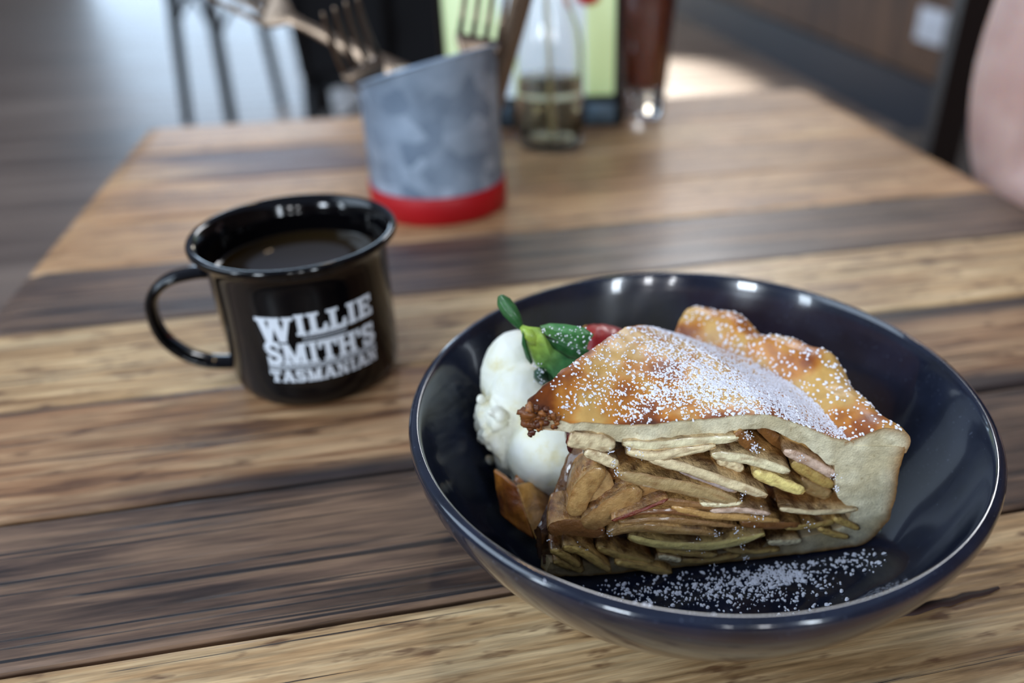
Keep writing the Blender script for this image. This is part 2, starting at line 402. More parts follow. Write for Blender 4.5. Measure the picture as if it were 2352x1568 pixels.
# ------------------------------------------------------------------ the table
TA, TB = -1.0944*0.232, 1.9958*0.232
table = thing('dining_table', 'rustic table of mixed pale and dark reclaimed wooden planks', 'table', (0.05, 0.4, -0.75), rotz=0.0)
bounds = [3.815, 3.43, 3.06, 2.70, 2.34, 1.98, 1.6212, 1.2476, 0.902, 0.53, 0.16, -0.21, -0.58]
pmats = [W_TAN, W_BLOTCH, W_TAN, W_TAN, W_DARK, W_LIGHT, W_MID, W_DARK, W_LIGHT, W_TAN, W_MID, W_DARK]
def plank(b0, b1, m, g0=0.0008, g1=0.0008):
    b0 += g0; b1 -= g1; L = TB-TA; wd = b1-b0; th = 0.030
    nx, prof = 60, []
    # cross-section with softened, slightly worn edges
    bev = 0.0016
    sec = [(0, -th), (0, -bev*1.2), (bev*0.35, -bev*0.35), (bev*1.4, 0)]
    sec += [(wd*q, 0) for q in (0.15, 0.35, 0.5, 0.65, 0.85)]
    sec += [(wd-bev*1.4, 0), (wd-bev*0.35, -bev*0.35), (wd, -bev*1.2), (wd, -th)]
    V = []; n = len(sec); sd = random.random()*100
    for i in range(nx+1):
        x = L*i/nx; endr = min(x, L-x)
        for (y, z) in sec:
            e = 1 if y < wd*0.1 or y > wd*0.9 else 0
            yy = y + (noise.noise(Vector((x*9, sd, y*3)))*0.0008 if e else 0)
            zz = z
            if z > -th+1e-6:
                zz += noise.noise(Vector((x*5, y*14, sd)))*0.00045 - 0.0004 - (0.0022*max(0, 1-endr/0.003)**2)
                if e and z < 0: zz += noise.noise(Vector((x*25, sd+5, y)))*0.0006
            V.append((x, yy, zz))
    Fc = [(i*n+j, (i+1)*n+j, (i+1)*n+j+1, i*n+j+1) for i in range(nx) for j in range(n-1)]
    Fc += [(i*n+n-1, (i+1)*n+n-1, (i+1)*n, i*n) for i in range(nx)]
    Fc += [tuple(range(n)), tuple(nx*n+j for j in range(n))[::-1]]
    o = obj('plank', V, Fc, m, table, False, local=True)
    p = en(TA, b0, 0) ; p.z = Z0
    o.location = p - Vector(table.location); o.rotation_euler = (0, 0, PSI)
for i in range(len(bounds)-1):
    wide = (0.902, 1.2476)
    plank(bounds[i+1]*0.232, bounds[i]*0.232, pmats[i], 0.0013 if bounds[i+1] in wide else 0.0007, 0.0013 if bounds[i] in wide else 0.0007)
# the long dark split in the nearest pale plank
c0, c1 = atz(1960, 1438, 0), atz(2296, 1350, 0)
pts = [c0.lerp(c1, i/24)+N1*(0.0003*math.sin(i*1.1)) for i in range(25)]
V = []
for i, p_ in enumerate(pts):
    w_ = 0.0014*math.sin(math.pi*(i+0.5)/25)**0.6*(1+0.4*noise.noise(Vector((i*0.7, 1, 1))))+0.0002
    for q in (-1, 1): V.append(p_+N1*(w_*q)+Vector((0, 0, 0.00012)))
    for q in (-1, 1): V.append(p_+N1*(w_*q)-Vector((0, 0, 0.0010)))
Fc = [f_ for i in range(24) for f_ in ((4*i, 4*i+1, 4*i+5, 4*i+4), (4*i+2, 4*i+6, 4*i+7, 4*i+3), (4*i, 4*i+4, 4*i+6, 4*i+2), (4*i+1, 4*i+3, 4*i+7, 4*i+5))]
obj('wood_split', V, Fc, mat('charred_split', rgb(44,22,16), 0.7), table)
B0, B1 = bounds[-1]*0.232, bounds[0]*0.232
mb = MB()
for (a0, a1, b0_, b1_) in ((TA+0.05, TB-0.05, B1-0.08, B1-0.055), (TA+0.05, TB-0.05, B0+0.055, B0+0.08),
                           (TA+0.05, TA+0.075, B0+0.08, B1-0.08), (TB-0.075, TB-0.05, B0+0.08, B1-0.08)):
    bx(mb, a0, a1, b0_, b1_, -0.11, -0.0302)
mb.build('apron', W_UNDER, table, False)
for a in (TA+0.045, TB-0.105):
    for b_ in (B0+0.05, B1-0.11):
        mb = MB(); bx(mb, a, a+0.06, b_, b_+0.06, -0.7495, -0.0303); mb.build('leg', W_UNDER, table, False)

# ------------------------------------------------------------------ bowl
BC = Vector((0.0454, 0.2518, 0))
BIN = [(0.0, 0.0060), (0.03, 0.0060), (0.05, 0.0061), (0.062, 0.0066), (0.070, 0.0082), (0.0765, 0.0118), (0.0825, 0.0180),
       (0.0885, 0.0265), (0.0940, 0.0358), (0.0988, 0.0455), (0.1030, 0.0560)]
BOUT = [(0.1044, 0.0580), (0.1066, 0.0574), (0.1078, 0.0550), (0.1068, 0.0490), (0.1030, 0.0400), (0.0972, 0.0300), (0.0900, 0.0205),
        (0.0805, 0.0118), (0.0700, 0.0056), (0.0600, 0.0022), (0.0520, 0.0004), (0.0480, 0.0003), (0.0460, 0.0014), (0.0, 0.0014)]
prof = [tuple(v[:2]) for v in spline([(r, z, 0) for r, z in BIN+BOUT[:1]], 3)] + [tuple(v[:2]) for v in spline([(r, z, 0) for r, z in BOUT], 3)][1:]
prof = [(max(r, 0.0), z) for r, z in prof]
V, Fc = lathe(prof, BC, 160)
bowl = obj('bowl', V, Fc, M_BOWL, None, True, loc=BC)
tag(bowl, 'slate blue glazed bowl holding the pie on the wooden table', 'bowl')
def bowl_z(x, y):
    r = math.hypot(x-BC.x, y-BC.y); return interp(BIN, r)

# ------------------------------------------------------------------ the pie
TIP = Vector((-0.0162, 0.2065, 0)); EA = math.atan2(0.1284, 0.9917)
PHI = math.radians(50)
def pol(rho, phi, z): return Vector((TIP.x+rho*math.cos(EA+phi), TIP.y+rho*math.sin(EA+phi), z))
TOP0 = [(-0.001,.0800),(0.002,.0822),(0.006,.0812),(.0142,.0773),(.027,.0758),(.0414,.0740),(.0618,.0742),(.0706,.0747),(.0796,.0738),(.094,.0683),(.1058,.0622),(.113,.0596)]
TOP1 = [(-0.001,.0820),(0.002,.0856),(.0107,.0872),(.0316,.0862),(.0521,.0846),(.065,.0822),(.0791,.0762),(.0991,.0640),(.106,.0590),(.113,.0565)]
LOW0 = [(-0.001,.0765),(.0044,.0752),(.0128,.0737),(.0271,.0689),(.0507,.0652),(.0714,.0679),(.0804,.0678),(.0953,.0598),(.1045,.0511),(.113,.0470)]
RIM0 = [(.1065,.0590),(.110,.0588),(.1135,.0596),(.118,.0612),(.1235,.0618),(.128,.0608),(.1312,.0582),(.1326,.0545),(.1320,.0500)]
RIM1 = [(.1045,.0560),(.107,.0575),(.110,.0610),(.115,.0640),(.120,.0640),(.1245,.0620),(.128,.0590),(.1300,.0550),(.1300,.0490)]
def ztop(rho, f):
    a = interp(TOP0, rho); b = interp(TOP1, rho)
    z = a*(1-f)+b*f
    v = pol(rho, f*PHI, 0)
    z += 0.0010*fbm(v*42)+0.00022*fbm(v*160+Vector((3,1,2)))
    return z
def crust_col(v, k=0.0):
    """golden to deep brown baked colour, driven by its own noise and by edges (k)"""
    n = fbm(v*45+Vector((1.7, 0.3, 2.2)))*1.3 + 0.4*fbm(v*130) + k
    pale = Vector((0.60, 0.35, 0.10)); gold = Vector((0.52, 0.195, 0.026)); brown = Vector((0.27, 0.066, 0.009)); burnt = Vector((0.07, 0.018, 0.007))
    if n < -0.25: return pale
    if n < 0.25: t = (n+0.25)/0.5; return pale.lerp(gold, t)
    if n < 0.75: t = (n-0.25)/0.5; return gold.lerp(brown, t)
    return brown.lerp(burnt, min(1, (n-0.75)/0.7))
def crumb_col(v, k=0.0):
    n = fbm(v*90+Vector((5,5,5)))
    c = Vector((0.90, 0.81, 0.56)).lerp(Vector((0.68, 0.58, 0.36)), max(0, min(1, 0.5+1.2*n)))
    return c.lerp(Vector((0.36, 0.16, 0.035)), max(0, min(1, k)))
def sheet(fA, fB, ru, fv, K, colA, colB, colC, mats, name, parent, rag=0.0008, ends=True):
    """closed solid between surface A(u,f) and B(u,f), cut faces at f=0 and f=1 get crumb with rough relief"""
    N = len(ru); Mv = len(fv); V = []; Fc = []; mi = []; C = []
    def quadgrid(P, n, m, flip, mat_i, cols):
        b = len(V)
        for p in P: V.append(p)
        C.extend(cols)
        for i in range(n-1):
            for j in range(m-1):
                q = (b+i*m+j, b+(i+1)*m+j, b+(i+1)*m+j+1, b+i*m+j+1)
                Fc.append(q[::-1] if flip else q); mi.append(mat_i)
    def edge_n(p, f):
        if f not in (0.0, 1.0): return Vector((0, 0, 0))
        s = -1 if f == 0.0 else 1
        d = Vector((-math.sin(EA+f*PHI), math.cos(EA+f*PHI), 0))*s
        return d*(rag*(0.55*fbm(p*260)+0.35*fbm(p*60)))
    PA = [[fA(u, f) for f in fv] for u in ru]; PB = [[fB(u, f) for f in fv] for u in ru]
    for i in range(N):
        for j in (0, Mv-1):
            PA[i][j] = PA[i][j]+edge_n(PA[i][j], fv[j]); PB[i][j] = PB[i][j]+edge_n(PB[i][j], fv[j])
    quadgrid([p for r in PA for p in r], N, Mv, False, 0, [colA(p, ru[i], fv[j]) for i, r in enumerate(PA) for j, p in enumerate(r)])
    quadgrid([p for r in PB for p in r], N, Mv, True, 0, [colB(p, ru[i], fv[j]) for i, r in enumerate(PB) for j, p in enumerate(r)])
    ks = [0, 0.05, 0.14]+[0.14+0.80*k/(K-3) for k in range(1, K-2)]+[1.0]
    for j, flip in ((0, True), (Mv-1, False)):
        P = []; cc = []
        for i in range(N):
            for k in ks:
                p = PA[i][j].lerp(PB[i][j], k)
                if 0 < k < 1: p = p+edge_n(p, fv[j])*1.3
                P.append(p); cc.append(colC(p, k, ru[i]))
        quadgrid(P, N, len(ks), not flip, 1, cc)
    if ends:
        for i, flip in ((0, False), (N-1, True)):
            P = []; cc = []
            for j in range(Mv):
                for k in ks:
                    p = PA[i][j].lerp(PB[i][j], k); P.append(p); cc.append(colC(p, k, ru[i]))
            quadgrid(P, Mv, len(ks), not flip, 1, cc)
    return obj(name, V, Fc, mats, parent, True, midx=mi, cols=cc and C)
pie = thing('apple_pie_slice', 'golden sugar-dusted wedge of apple pie with layered apple filling in the bowl', 'pie', pol(0.06, 0.4, 0.006))
fvs = [i/44 for i in range(45)]
# lid
ru = [-0.001+0.114*(i/90) for i in range(91)]
def lidA(u, f): return pol(u, f*PHI, ztop(u, f))
def lidB(u, f):
    a = interp(LOW0, u); t = interp(TOP0, u)-a
    z = ztop(u, f)-t*(1-0.25*f)
    v = pol(u, f*PHI, z); v.z += 0.0009*fbm(v*140); return v
def cA(p, u, f):
    k = 0.0
    k += 1.15*max(0, 1-u/0.020)**0.8            # the thin tip has caught
    k += 0.40*max(0, 1-f/0.07) if u < 0.1 else 0
    k += 0.45*max(0, 1-(1-f)/0.06)
    return crust_col(p, k+0.02)
def cB(p, u, f): return crumb_col(p, 0.6)
def cC(p, k, u):
    e = max(0, 1-k/0.10)*0.9 + max(0, 1-u/0.013)*1.1 + (0.15 if k > 0.97 else 0)
    c = crumb_col(p, e)
    if u < 0.012: c = c.lerp(Vector((0.10,0.03,0.01)), min(1, (1-u/0.012)*1.0))
    return c
lid = sheet(lidA, lidB, ru, fvs, 10, cA, cB, cC, [M_CRUST, M_CRUMB], 'top_crust', pie)
# crimped rim
def rimw(f): return 0.0030*math.sin(f*15.0+0.9)+0.0016*math.sin(f*31+2)
nr = 44
def rim_pt(s, f):
    i = s*(len(RIM0)-1); a = min(int(i), len(RIM0)-2); t = i-a
    def g(T): p0, p1, p2, p3 = (T[max(a-1,0)], T[a], T[a+1], T[min(a+2,len(T)-1)]); return [0.5*((2*p1[q])+(p2[q]-p0[q])*t+(2*p0[q]-5*p1[q]+4*p2[q]-p3[q])*t*t+(3*p1[q]-p0[q]-3*p2[q]+p3[q])*t**3) for q in (0,1)]
    r0, z0 = g(RIM0); r1, z1 = g(RIM1)
    # mid-way the rim stands higher
    h = math.sin(math.pi*f)
    r = r0*(1-f)+r1*f; z = z0*(1-f)+z1*f + 0.0045*h*max(0.25, min(1, (r-0.107)/0.010))
    if f > 0.93: pass
    k = max(0, min(1, (r-0.107)/0.012))
    z += rimw(f)*k*0.6; r += 0.0022*math.sin(f*13+2.4)*k
    v = pol(r, f*PHI, z)
    v.z += 0.0013*fbm(v*60+Vector((9,0,0)))*k + 0.00025*fbm(v*200)
    return v
def rimA(u, f): return rim_pt(u, f)
def rimB(u, f):
    v = rim_pt(u, f); 
    c = pol(0.1175-0.003*f, f*PHI, 0.0515)
    return v.lerp(c, 0.97)
def rA(p, u, f):
    k = 0.25 if u < 0.12 else 0
    k += 0.75*max(0, noise.noise(p*60+Vector((4,4,4))))
    if u > 0.72: k += 0.45
    if f < 0.08: k += 0.35
    return crust_col(p, k-0.12)
rimC = lambda p, k, u: crumb_col(p, max(0, 1-k/0.22)*0.9)
rim = sheet(rimA, rimB, [i/nr for i in range(nr+1)], fvs, 8, rA, cB, rimC, [M_CRUST, M_CRUMB], 'crimped_rim', pie, rag=0.0005)
# side and bottom crust: outer curve A, inner curve B, from under the rim down and in to the tip
OUT = [(.1326,.0550),(.1326,.0440),(.1338,.0294),(.1325,.0187),(.1290,.0110),(.1200,.0078),(.1000,.0070),(.0783,.0066),(.0500,.0066),(.0282,.0068),(.0136,.0078),(.0050,.0100)]
INN = [(.1055,.0590),(.1085,.0440),(.1105,.0365),(.1140,.0310),(.1180,.0262),(.1150,.0190),(.1000,.0148),(.0783,.0125),(.0500,.0120),(.0282,.0125),(.0150,.0135),(.0065,.0160)]
def cur(T, s):
    i = s*(len(T)-1); a = min(int(i), len(T)-2); t = i-a
    p0, p1, p2, p3 = (T[max(a-1,0)], T[a], T[a+1], T[min(a+2,len(T)-1)])
    return [0.5*((2*p1[q])+(p2[q]-p0[q])*t+(2*p0[q]-5*p1[q]+4*p2[q]-p3[q])*t*t+(3*p1[q]-p0[q]-3*p2[q]+p3[q])*t**3) for q in (0,1)]
def outA(u, f):
    r, z = cur(OUT, u); r *= (1-0.03*f); v = pol(r, f*PHI, z)
    v.z += 0.0004*fbm(v*150); 
    d = Vector((v.x-TIP.x, v.y-TIP.y, 0)).normalized(); v += d*0.0011*fbm(v*90)
    v.z = max(v.z, bowl_z(v.x, v.y)+0.0001)
    return v
def inB(u, f):
    r, z = cur(INN, u); r *= (1-0.03*f); v = pol(r, f*PHI, z)
    v += Vector((0,0,1))*0.0010*fbm(v*120); 
    return v
sA = lambda p, u, f: crust_col(p, 0.15)
sB = lambda p, u, f: crumb_col(p, 0.5)
def sC(p, k, u):
    soak = max(0, min(0.75, (u-0.42)*3.0))
    c = crumb_col(p, max(0, 1-k/0.20)*1.0+soak*0.35)
    return c.lerp(Vector((0.36,0.25,0.075)), soak*0.7)
base = sheet(outA, inB, [i/84 for i in range(85)], fvs[::2]+([1.0] if fvs[::2][-1] != 1.0 else []), 10, sA, sB, sC, [M_CRUST, M_CRUMB], 'bottom_crust', pie, rag=0.0008)
# caramel filling behind the slices
def cut(x, y, back=0.0):
    """pixel of the photograph's cut face -> (rho, z) on that vertical plane"""
    e = Vector((math.cos(EA), math.sin(EA), 0)); n = Vector((-e.y, e.x, 0))
    d = ray(x, y); s = (TIP-CO).dot(n)/d.dot(n); w_ = CO+d*s
    return (w_-TIP).dot(e), w_.z
CT = [(.004,.027),(.009,.032),(.013,.034),(.016,.040),(.022,.048),(.034,.053),(.050,.0585),(.070,.0600),(.085,.0580),(.095,.0520),(.104,.0440),(.1105,.0330),(.114,.0270)]
def coreA(u, f):
    z = interp(CT, u); fe = min(f, 1-f); 
    v = pol(u, (0.05+0.90*f)*PHI, z); v += N_PIE*0.0045
    v.z += 0.0022*fbm(v*110)-(0.002 if fe < 0.05 else 0); return v
def coreB(u, f):
    v = pol(u, (0.05+0.90*f)*PHI, 0.0120); v += N_PIE*0.0035; return v
N_PIE = Vector((-math.sin(EA), math.cos(EA), 0))
def gl(p, *a):
    n = fbm(p*110)
    return Vector((0.060,0.018,0.005)).lerp(Vector((0.22,0.095,0.020)), max(0, min(1, 0.35+0.8*n)))
core = sheet(coreA, coreB, [.004+.110*i/80 for i in range(81)], [i/16 for i in range(17)], 16, gl, gl, lambda p, k, u: gl(p), [M_GLAZE, M_GLAZE], 'caramel_filling', pie, rag=0.0022)
CREAMC = Vector((0.95,0.78,0.47)); YEL = Vector((0.88,0.72,0.26)); PINK = Vector((0.80,0.58,0.44)); BRN = Vector((0.26,0.105,0.026))
OLV = Vector((0.50,0.34,0.10)); TAN = Vector((0.62,0.36,0.12)); PALE = Vector((0.97,0.86,0.54)); SKIN = Vector((0.16,0.018,0.012))
def apple(P, th, col, y0=0.0, depth=0.022, sag=0.0, slope=0.0, skin=0, tilt=0.0, blunt=0.5, yend=None):
    """one slice of apple: centre line given on the cut face in photograph pixels, th in pixels"""
    pts = [Vector((*cut(*p), 0)) for p in P]
    line = spline([tuple(p) for p in pts], 10 if len(P) < 4 else 7) if len(P) > 2 else [pts[0].lerp(pts[1], i/20) for i in range(21)]
    n = len(line)-1; H = th*0.00016*0.5
    sd = Vector((random.random()*20, random.random()*20, 0))
    K, D = 9, 6
    V = []; C = []; Fc = []; mi = []
    e = Vector((math.cos(EA), math.sin(EA), 0))
    rows = []
    for i, c in enumerate(line):
        s = i/n; w = H*max(0.12, (1-abs(2*s-1)**(2.0/blunt)))**0.5
        t = (line[min(i+1, n)]-line[max(i-1, 0)]).normalized(); nn = Vector((-t.y, t.x))
        cc = c.xy+Vector((0, -sag*4*s*(1-s)*0.00016))
        wn = w*(1+0.16*fbm(Vector((s*6, 0, 0))+sd))
        yf = y0 + (yend-y0)*s if yend is not None else y0
        rows.append((cc, nn, wn, yf, s))
    def P3(r, z, y): return TIP + e*r + N_PIE*y + Vector((0, 0, z))
    # front cap grid (n+1) x K
    for (cc, nn, wn, yf, s) in rows:
        for k in range(K):
            q = 2*k/(K-1)-1
            p = cc+nn*(wn*q)
            y = yf - 0.0006*(1-q*q) - 0.0004*fbm(Vector((s*14, q*2, 1))+sd) + 0.0010*max(0, abs(2*s-1)-0.8)*5
            V.append(P3(p.x, p.y, y))
            cl = col.copy()
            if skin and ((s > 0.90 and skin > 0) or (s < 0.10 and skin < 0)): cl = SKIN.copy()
            if k in (0, K-1): cl = cl.lerp(BRN, 0.6)  # crease shade painted into the slice edges along with caramel browning
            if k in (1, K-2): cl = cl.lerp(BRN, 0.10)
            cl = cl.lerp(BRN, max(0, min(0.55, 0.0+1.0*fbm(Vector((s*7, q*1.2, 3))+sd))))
            C.append(cl)
    for i in range(n):
        for k in range(K-1):
            Fc.append((i*K+k, (i+1)*K+k, (i+1)*K+k+1, i*K+k+1)); mi.append(0)
    # body: rings swept backwards
    ringlen = 2*(n+1)
    b = len(V)
    for d in range(D+1):
        y = depth*d/D; sh = 1-0.25*(d/D)**2
        for side in (1, -1):
            seq = rows if side == 1 else rows[::-1]
            for (cc, nn, wn, yf, s) in seq:
                mid = rows[len(rows)//2][0]
                p = cc+nn*(wn*side*(0.98))
                p = mid+(p-mid)*Vector((1,1)).x*1.0 if d == 0 else mid+(p-mid)*sh
                zz = p.y+slope*y+tilt*y*(s-0.5)
                V.append(P3(p.x, zz+0.0003*fbm(Vector((s*9, d, side))+sd), yf+y))
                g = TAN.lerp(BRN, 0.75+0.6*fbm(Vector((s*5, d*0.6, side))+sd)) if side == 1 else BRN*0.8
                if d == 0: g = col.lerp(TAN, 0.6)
                if skin and ((s > 0.90 and skin > 0) or (s < 0.10 and skin < 0)): g = SKIN.copy()
                C.append(g)
    for d in range(D):
        for j in range(ringlen):
            a0 = b+d*ringlen+j; a1 = b+d*ringlen+(j+1) % ringlen
            Fc.append((a0, a0+ringlen, a1+ringlen, a1)); mi.append(1)
    Fc.append(tuple(b+D*ringlen+j for j in range(ringlen))); mi.append(1)
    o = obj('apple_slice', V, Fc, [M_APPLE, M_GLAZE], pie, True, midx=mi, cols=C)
    return o
# upper, open part of the filling
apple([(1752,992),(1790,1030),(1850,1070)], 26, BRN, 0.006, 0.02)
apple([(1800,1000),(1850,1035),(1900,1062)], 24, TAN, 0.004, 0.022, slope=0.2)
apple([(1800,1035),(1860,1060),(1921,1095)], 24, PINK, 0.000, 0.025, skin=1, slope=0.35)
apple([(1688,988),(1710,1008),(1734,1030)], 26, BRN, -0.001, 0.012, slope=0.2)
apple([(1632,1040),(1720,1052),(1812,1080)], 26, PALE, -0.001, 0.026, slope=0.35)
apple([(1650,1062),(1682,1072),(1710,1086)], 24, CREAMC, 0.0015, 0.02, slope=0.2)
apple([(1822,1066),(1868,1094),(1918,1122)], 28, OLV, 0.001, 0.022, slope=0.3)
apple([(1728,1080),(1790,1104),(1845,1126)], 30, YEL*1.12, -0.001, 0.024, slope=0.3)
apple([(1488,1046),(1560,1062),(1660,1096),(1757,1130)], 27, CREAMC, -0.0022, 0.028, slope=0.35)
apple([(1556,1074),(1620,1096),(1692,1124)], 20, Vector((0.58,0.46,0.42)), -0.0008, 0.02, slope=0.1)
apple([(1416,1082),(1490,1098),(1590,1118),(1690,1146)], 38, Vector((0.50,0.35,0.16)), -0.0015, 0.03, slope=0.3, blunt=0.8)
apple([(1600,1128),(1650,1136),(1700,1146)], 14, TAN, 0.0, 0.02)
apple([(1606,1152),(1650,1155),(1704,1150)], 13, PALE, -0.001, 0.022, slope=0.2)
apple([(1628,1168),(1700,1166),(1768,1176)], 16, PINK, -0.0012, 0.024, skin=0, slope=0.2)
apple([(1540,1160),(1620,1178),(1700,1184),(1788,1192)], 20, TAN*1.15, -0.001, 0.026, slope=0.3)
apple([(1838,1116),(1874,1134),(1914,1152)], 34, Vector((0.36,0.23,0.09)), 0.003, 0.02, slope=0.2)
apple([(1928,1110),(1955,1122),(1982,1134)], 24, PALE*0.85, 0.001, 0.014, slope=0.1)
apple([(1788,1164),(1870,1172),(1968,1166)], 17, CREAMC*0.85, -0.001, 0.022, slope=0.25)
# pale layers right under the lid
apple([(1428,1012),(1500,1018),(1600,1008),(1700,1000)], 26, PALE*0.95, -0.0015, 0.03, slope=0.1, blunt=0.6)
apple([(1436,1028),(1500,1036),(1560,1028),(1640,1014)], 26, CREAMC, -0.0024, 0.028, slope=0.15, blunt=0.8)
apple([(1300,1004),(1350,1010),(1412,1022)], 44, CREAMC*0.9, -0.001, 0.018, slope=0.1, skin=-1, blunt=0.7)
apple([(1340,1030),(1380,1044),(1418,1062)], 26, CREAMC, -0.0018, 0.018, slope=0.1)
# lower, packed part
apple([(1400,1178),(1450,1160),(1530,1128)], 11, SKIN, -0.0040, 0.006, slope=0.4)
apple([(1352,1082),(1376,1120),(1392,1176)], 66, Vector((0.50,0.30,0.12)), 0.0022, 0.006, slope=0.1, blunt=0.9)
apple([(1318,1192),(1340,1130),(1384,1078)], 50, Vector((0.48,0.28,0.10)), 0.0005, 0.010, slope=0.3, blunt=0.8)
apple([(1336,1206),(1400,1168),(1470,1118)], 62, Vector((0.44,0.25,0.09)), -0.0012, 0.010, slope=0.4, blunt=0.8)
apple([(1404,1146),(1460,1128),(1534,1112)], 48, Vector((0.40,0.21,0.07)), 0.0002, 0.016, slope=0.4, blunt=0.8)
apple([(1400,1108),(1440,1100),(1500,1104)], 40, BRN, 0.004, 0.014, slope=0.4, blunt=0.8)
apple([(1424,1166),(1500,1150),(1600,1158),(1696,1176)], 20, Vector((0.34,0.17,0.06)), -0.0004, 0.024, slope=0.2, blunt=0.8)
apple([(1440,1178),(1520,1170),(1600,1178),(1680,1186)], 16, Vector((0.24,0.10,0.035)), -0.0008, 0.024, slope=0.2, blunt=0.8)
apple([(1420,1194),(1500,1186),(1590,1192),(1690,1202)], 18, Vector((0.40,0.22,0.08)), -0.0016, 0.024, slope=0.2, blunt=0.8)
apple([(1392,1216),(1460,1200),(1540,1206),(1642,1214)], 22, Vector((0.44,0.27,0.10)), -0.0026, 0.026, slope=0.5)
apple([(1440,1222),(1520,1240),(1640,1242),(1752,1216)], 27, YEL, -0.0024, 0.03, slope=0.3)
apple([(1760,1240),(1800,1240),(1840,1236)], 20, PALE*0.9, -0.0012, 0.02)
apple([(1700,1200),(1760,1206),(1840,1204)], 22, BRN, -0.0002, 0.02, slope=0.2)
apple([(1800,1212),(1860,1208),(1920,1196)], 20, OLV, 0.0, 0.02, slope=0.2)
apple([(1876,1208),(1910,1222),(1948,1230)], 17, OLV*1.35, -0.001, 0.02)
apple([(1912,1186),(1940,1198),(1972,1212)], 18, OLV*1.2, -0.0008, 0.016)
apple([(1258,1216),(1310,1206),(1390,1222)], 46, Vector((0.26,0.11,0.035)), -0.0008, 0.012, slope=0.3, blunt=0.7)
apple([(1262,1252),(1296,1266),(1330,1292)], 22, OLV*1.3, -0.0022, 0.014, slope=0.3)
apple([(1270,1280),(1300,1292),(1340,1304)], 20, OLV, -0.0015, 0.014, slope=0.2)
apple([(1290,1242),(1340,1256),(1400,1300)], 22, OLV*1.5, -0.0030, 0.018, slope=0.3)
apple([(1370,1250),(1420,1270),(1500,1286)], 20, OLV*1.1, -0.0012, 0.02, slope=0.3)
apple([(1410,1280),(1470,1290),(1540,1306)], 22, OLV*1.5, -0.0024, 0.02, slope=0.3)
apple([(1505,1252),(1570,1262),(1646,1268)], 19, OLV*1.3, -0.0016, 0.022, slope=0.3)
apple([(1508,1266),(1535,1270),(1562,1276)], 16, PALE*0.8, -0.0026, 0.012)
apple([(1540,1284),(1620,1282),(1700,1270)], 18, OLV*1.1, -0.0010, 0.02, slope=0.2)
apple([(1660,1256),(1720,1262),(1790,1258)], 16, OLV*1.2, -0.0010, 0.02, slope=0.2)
# burnt crumbs hanging from the tip
mb = MB()
def blob(mb, c, r, sq=(1,1,1), sub=2, amp=0.25, fr=300, col=None):
    bm = bmesh.new(); bmesh.ops.create_icosphere(bm, subdivisions=sub, radius=1.0)
    V = []
    for v in bm.verts:
        q = v.co.normalized(); k = 1+amp*fbm(q*1.3+Vector(c)*fr)
        V.append(Vector(c)+Vector((q.x*r*sq[0], q.y*r*sq[1], q.z*r*sq[2]))*k)
    Fc = [tuple(v.index for v in f.verts) for f in bm.faces]; bm.free()
    mb.add(V, Fc, col)
tr = random.Random(5)
for i in range(46):
    q = tr.random(); px = 1206+q*q*70+tr.uniform(-3, 5); py = 936+tr.random()*50*(1-0.2*q)+q*q*6
    if py > 990: py = 988
    r0, z = cut(px, py); cc_ = Vector((0.30,0.105,0.022)).lerp(Vector((0.085,0.022,0.008)), tr.random())
    blob(mb, pol(max(r0, -0.0015), 0.0, z)-N_PIE*tr.uniform(-0.0004, 0.0006), tr.uniform(.0009, .0021)*(1-0.4*q), sq=(tr.uniform(.8,1.5), .8, tr.uniform(.7,1.2)), col=cc_, amp=0.7, fr=500)
for (px, py, r) in ((1222,992,.0011),(1218,998,.0009)):
    r0, z = cut(px, py); blob(mb, pol(r0, 0.02, z), r, col=Vector((0.08,0.02,0.008)), amp=0.6)
mb.build('burnt_crumb', M_CRUST, pie)
mb = MB()
r0, z = cut(1310, 1024); blob(mb, pol(r0, 0.0, z), 0.0013, sq=(0.9,0.8,2.2), col=Vector((0.06,0.006,0.010)), amp=0.2)
mb.build('peel_end', M_GLAZE, pie)

# icing sugar
def fleck(mb, p, r, nrm=Vector((0,0,1))):
    t = nrm.orthogonal().normalized(); a = random.random()*6.28
    t = (t*math.cos(a)+nrm.cross(t)*math.sin(a)); w = nrm.cross(t)
    n = 6; s1 = r*random.uniform(0.8, 1.5); s2 = r*random.uniform(0.6, 1.0); h = r*random.uniform(0.35, 0.7)
    V = [p + t*(s1*math.cos(6.283*j/n)*random.uniform(.8,1.2)) + w*(s2*math.sin(6.283*j/n)*random.uniform(.8,1.2)) - nrm*0.0001 for j in range(n)]
    V += [p + t*(0.6*s1*math.cos(6.283*j/n)) + w*(0.6*s2*math.sin(6.283*j/n)) + nrm*h for j in range(n)]
    mb.add(V, [(j, (j+1)%n, n+(j+1)%n, n+j) for j in range(n)]+[tuple(range(n, 2*n))])
def surf_norm(fn, u, f, du=0.001, df=0.01):
    a = fn(u, f); b_ = fn(u+du, f); c = fn(u, f+df)
    return a, (b_-a).cross(c-a).normalized()
mb = MB()
cnt = 0
SRND = random.Random(3)
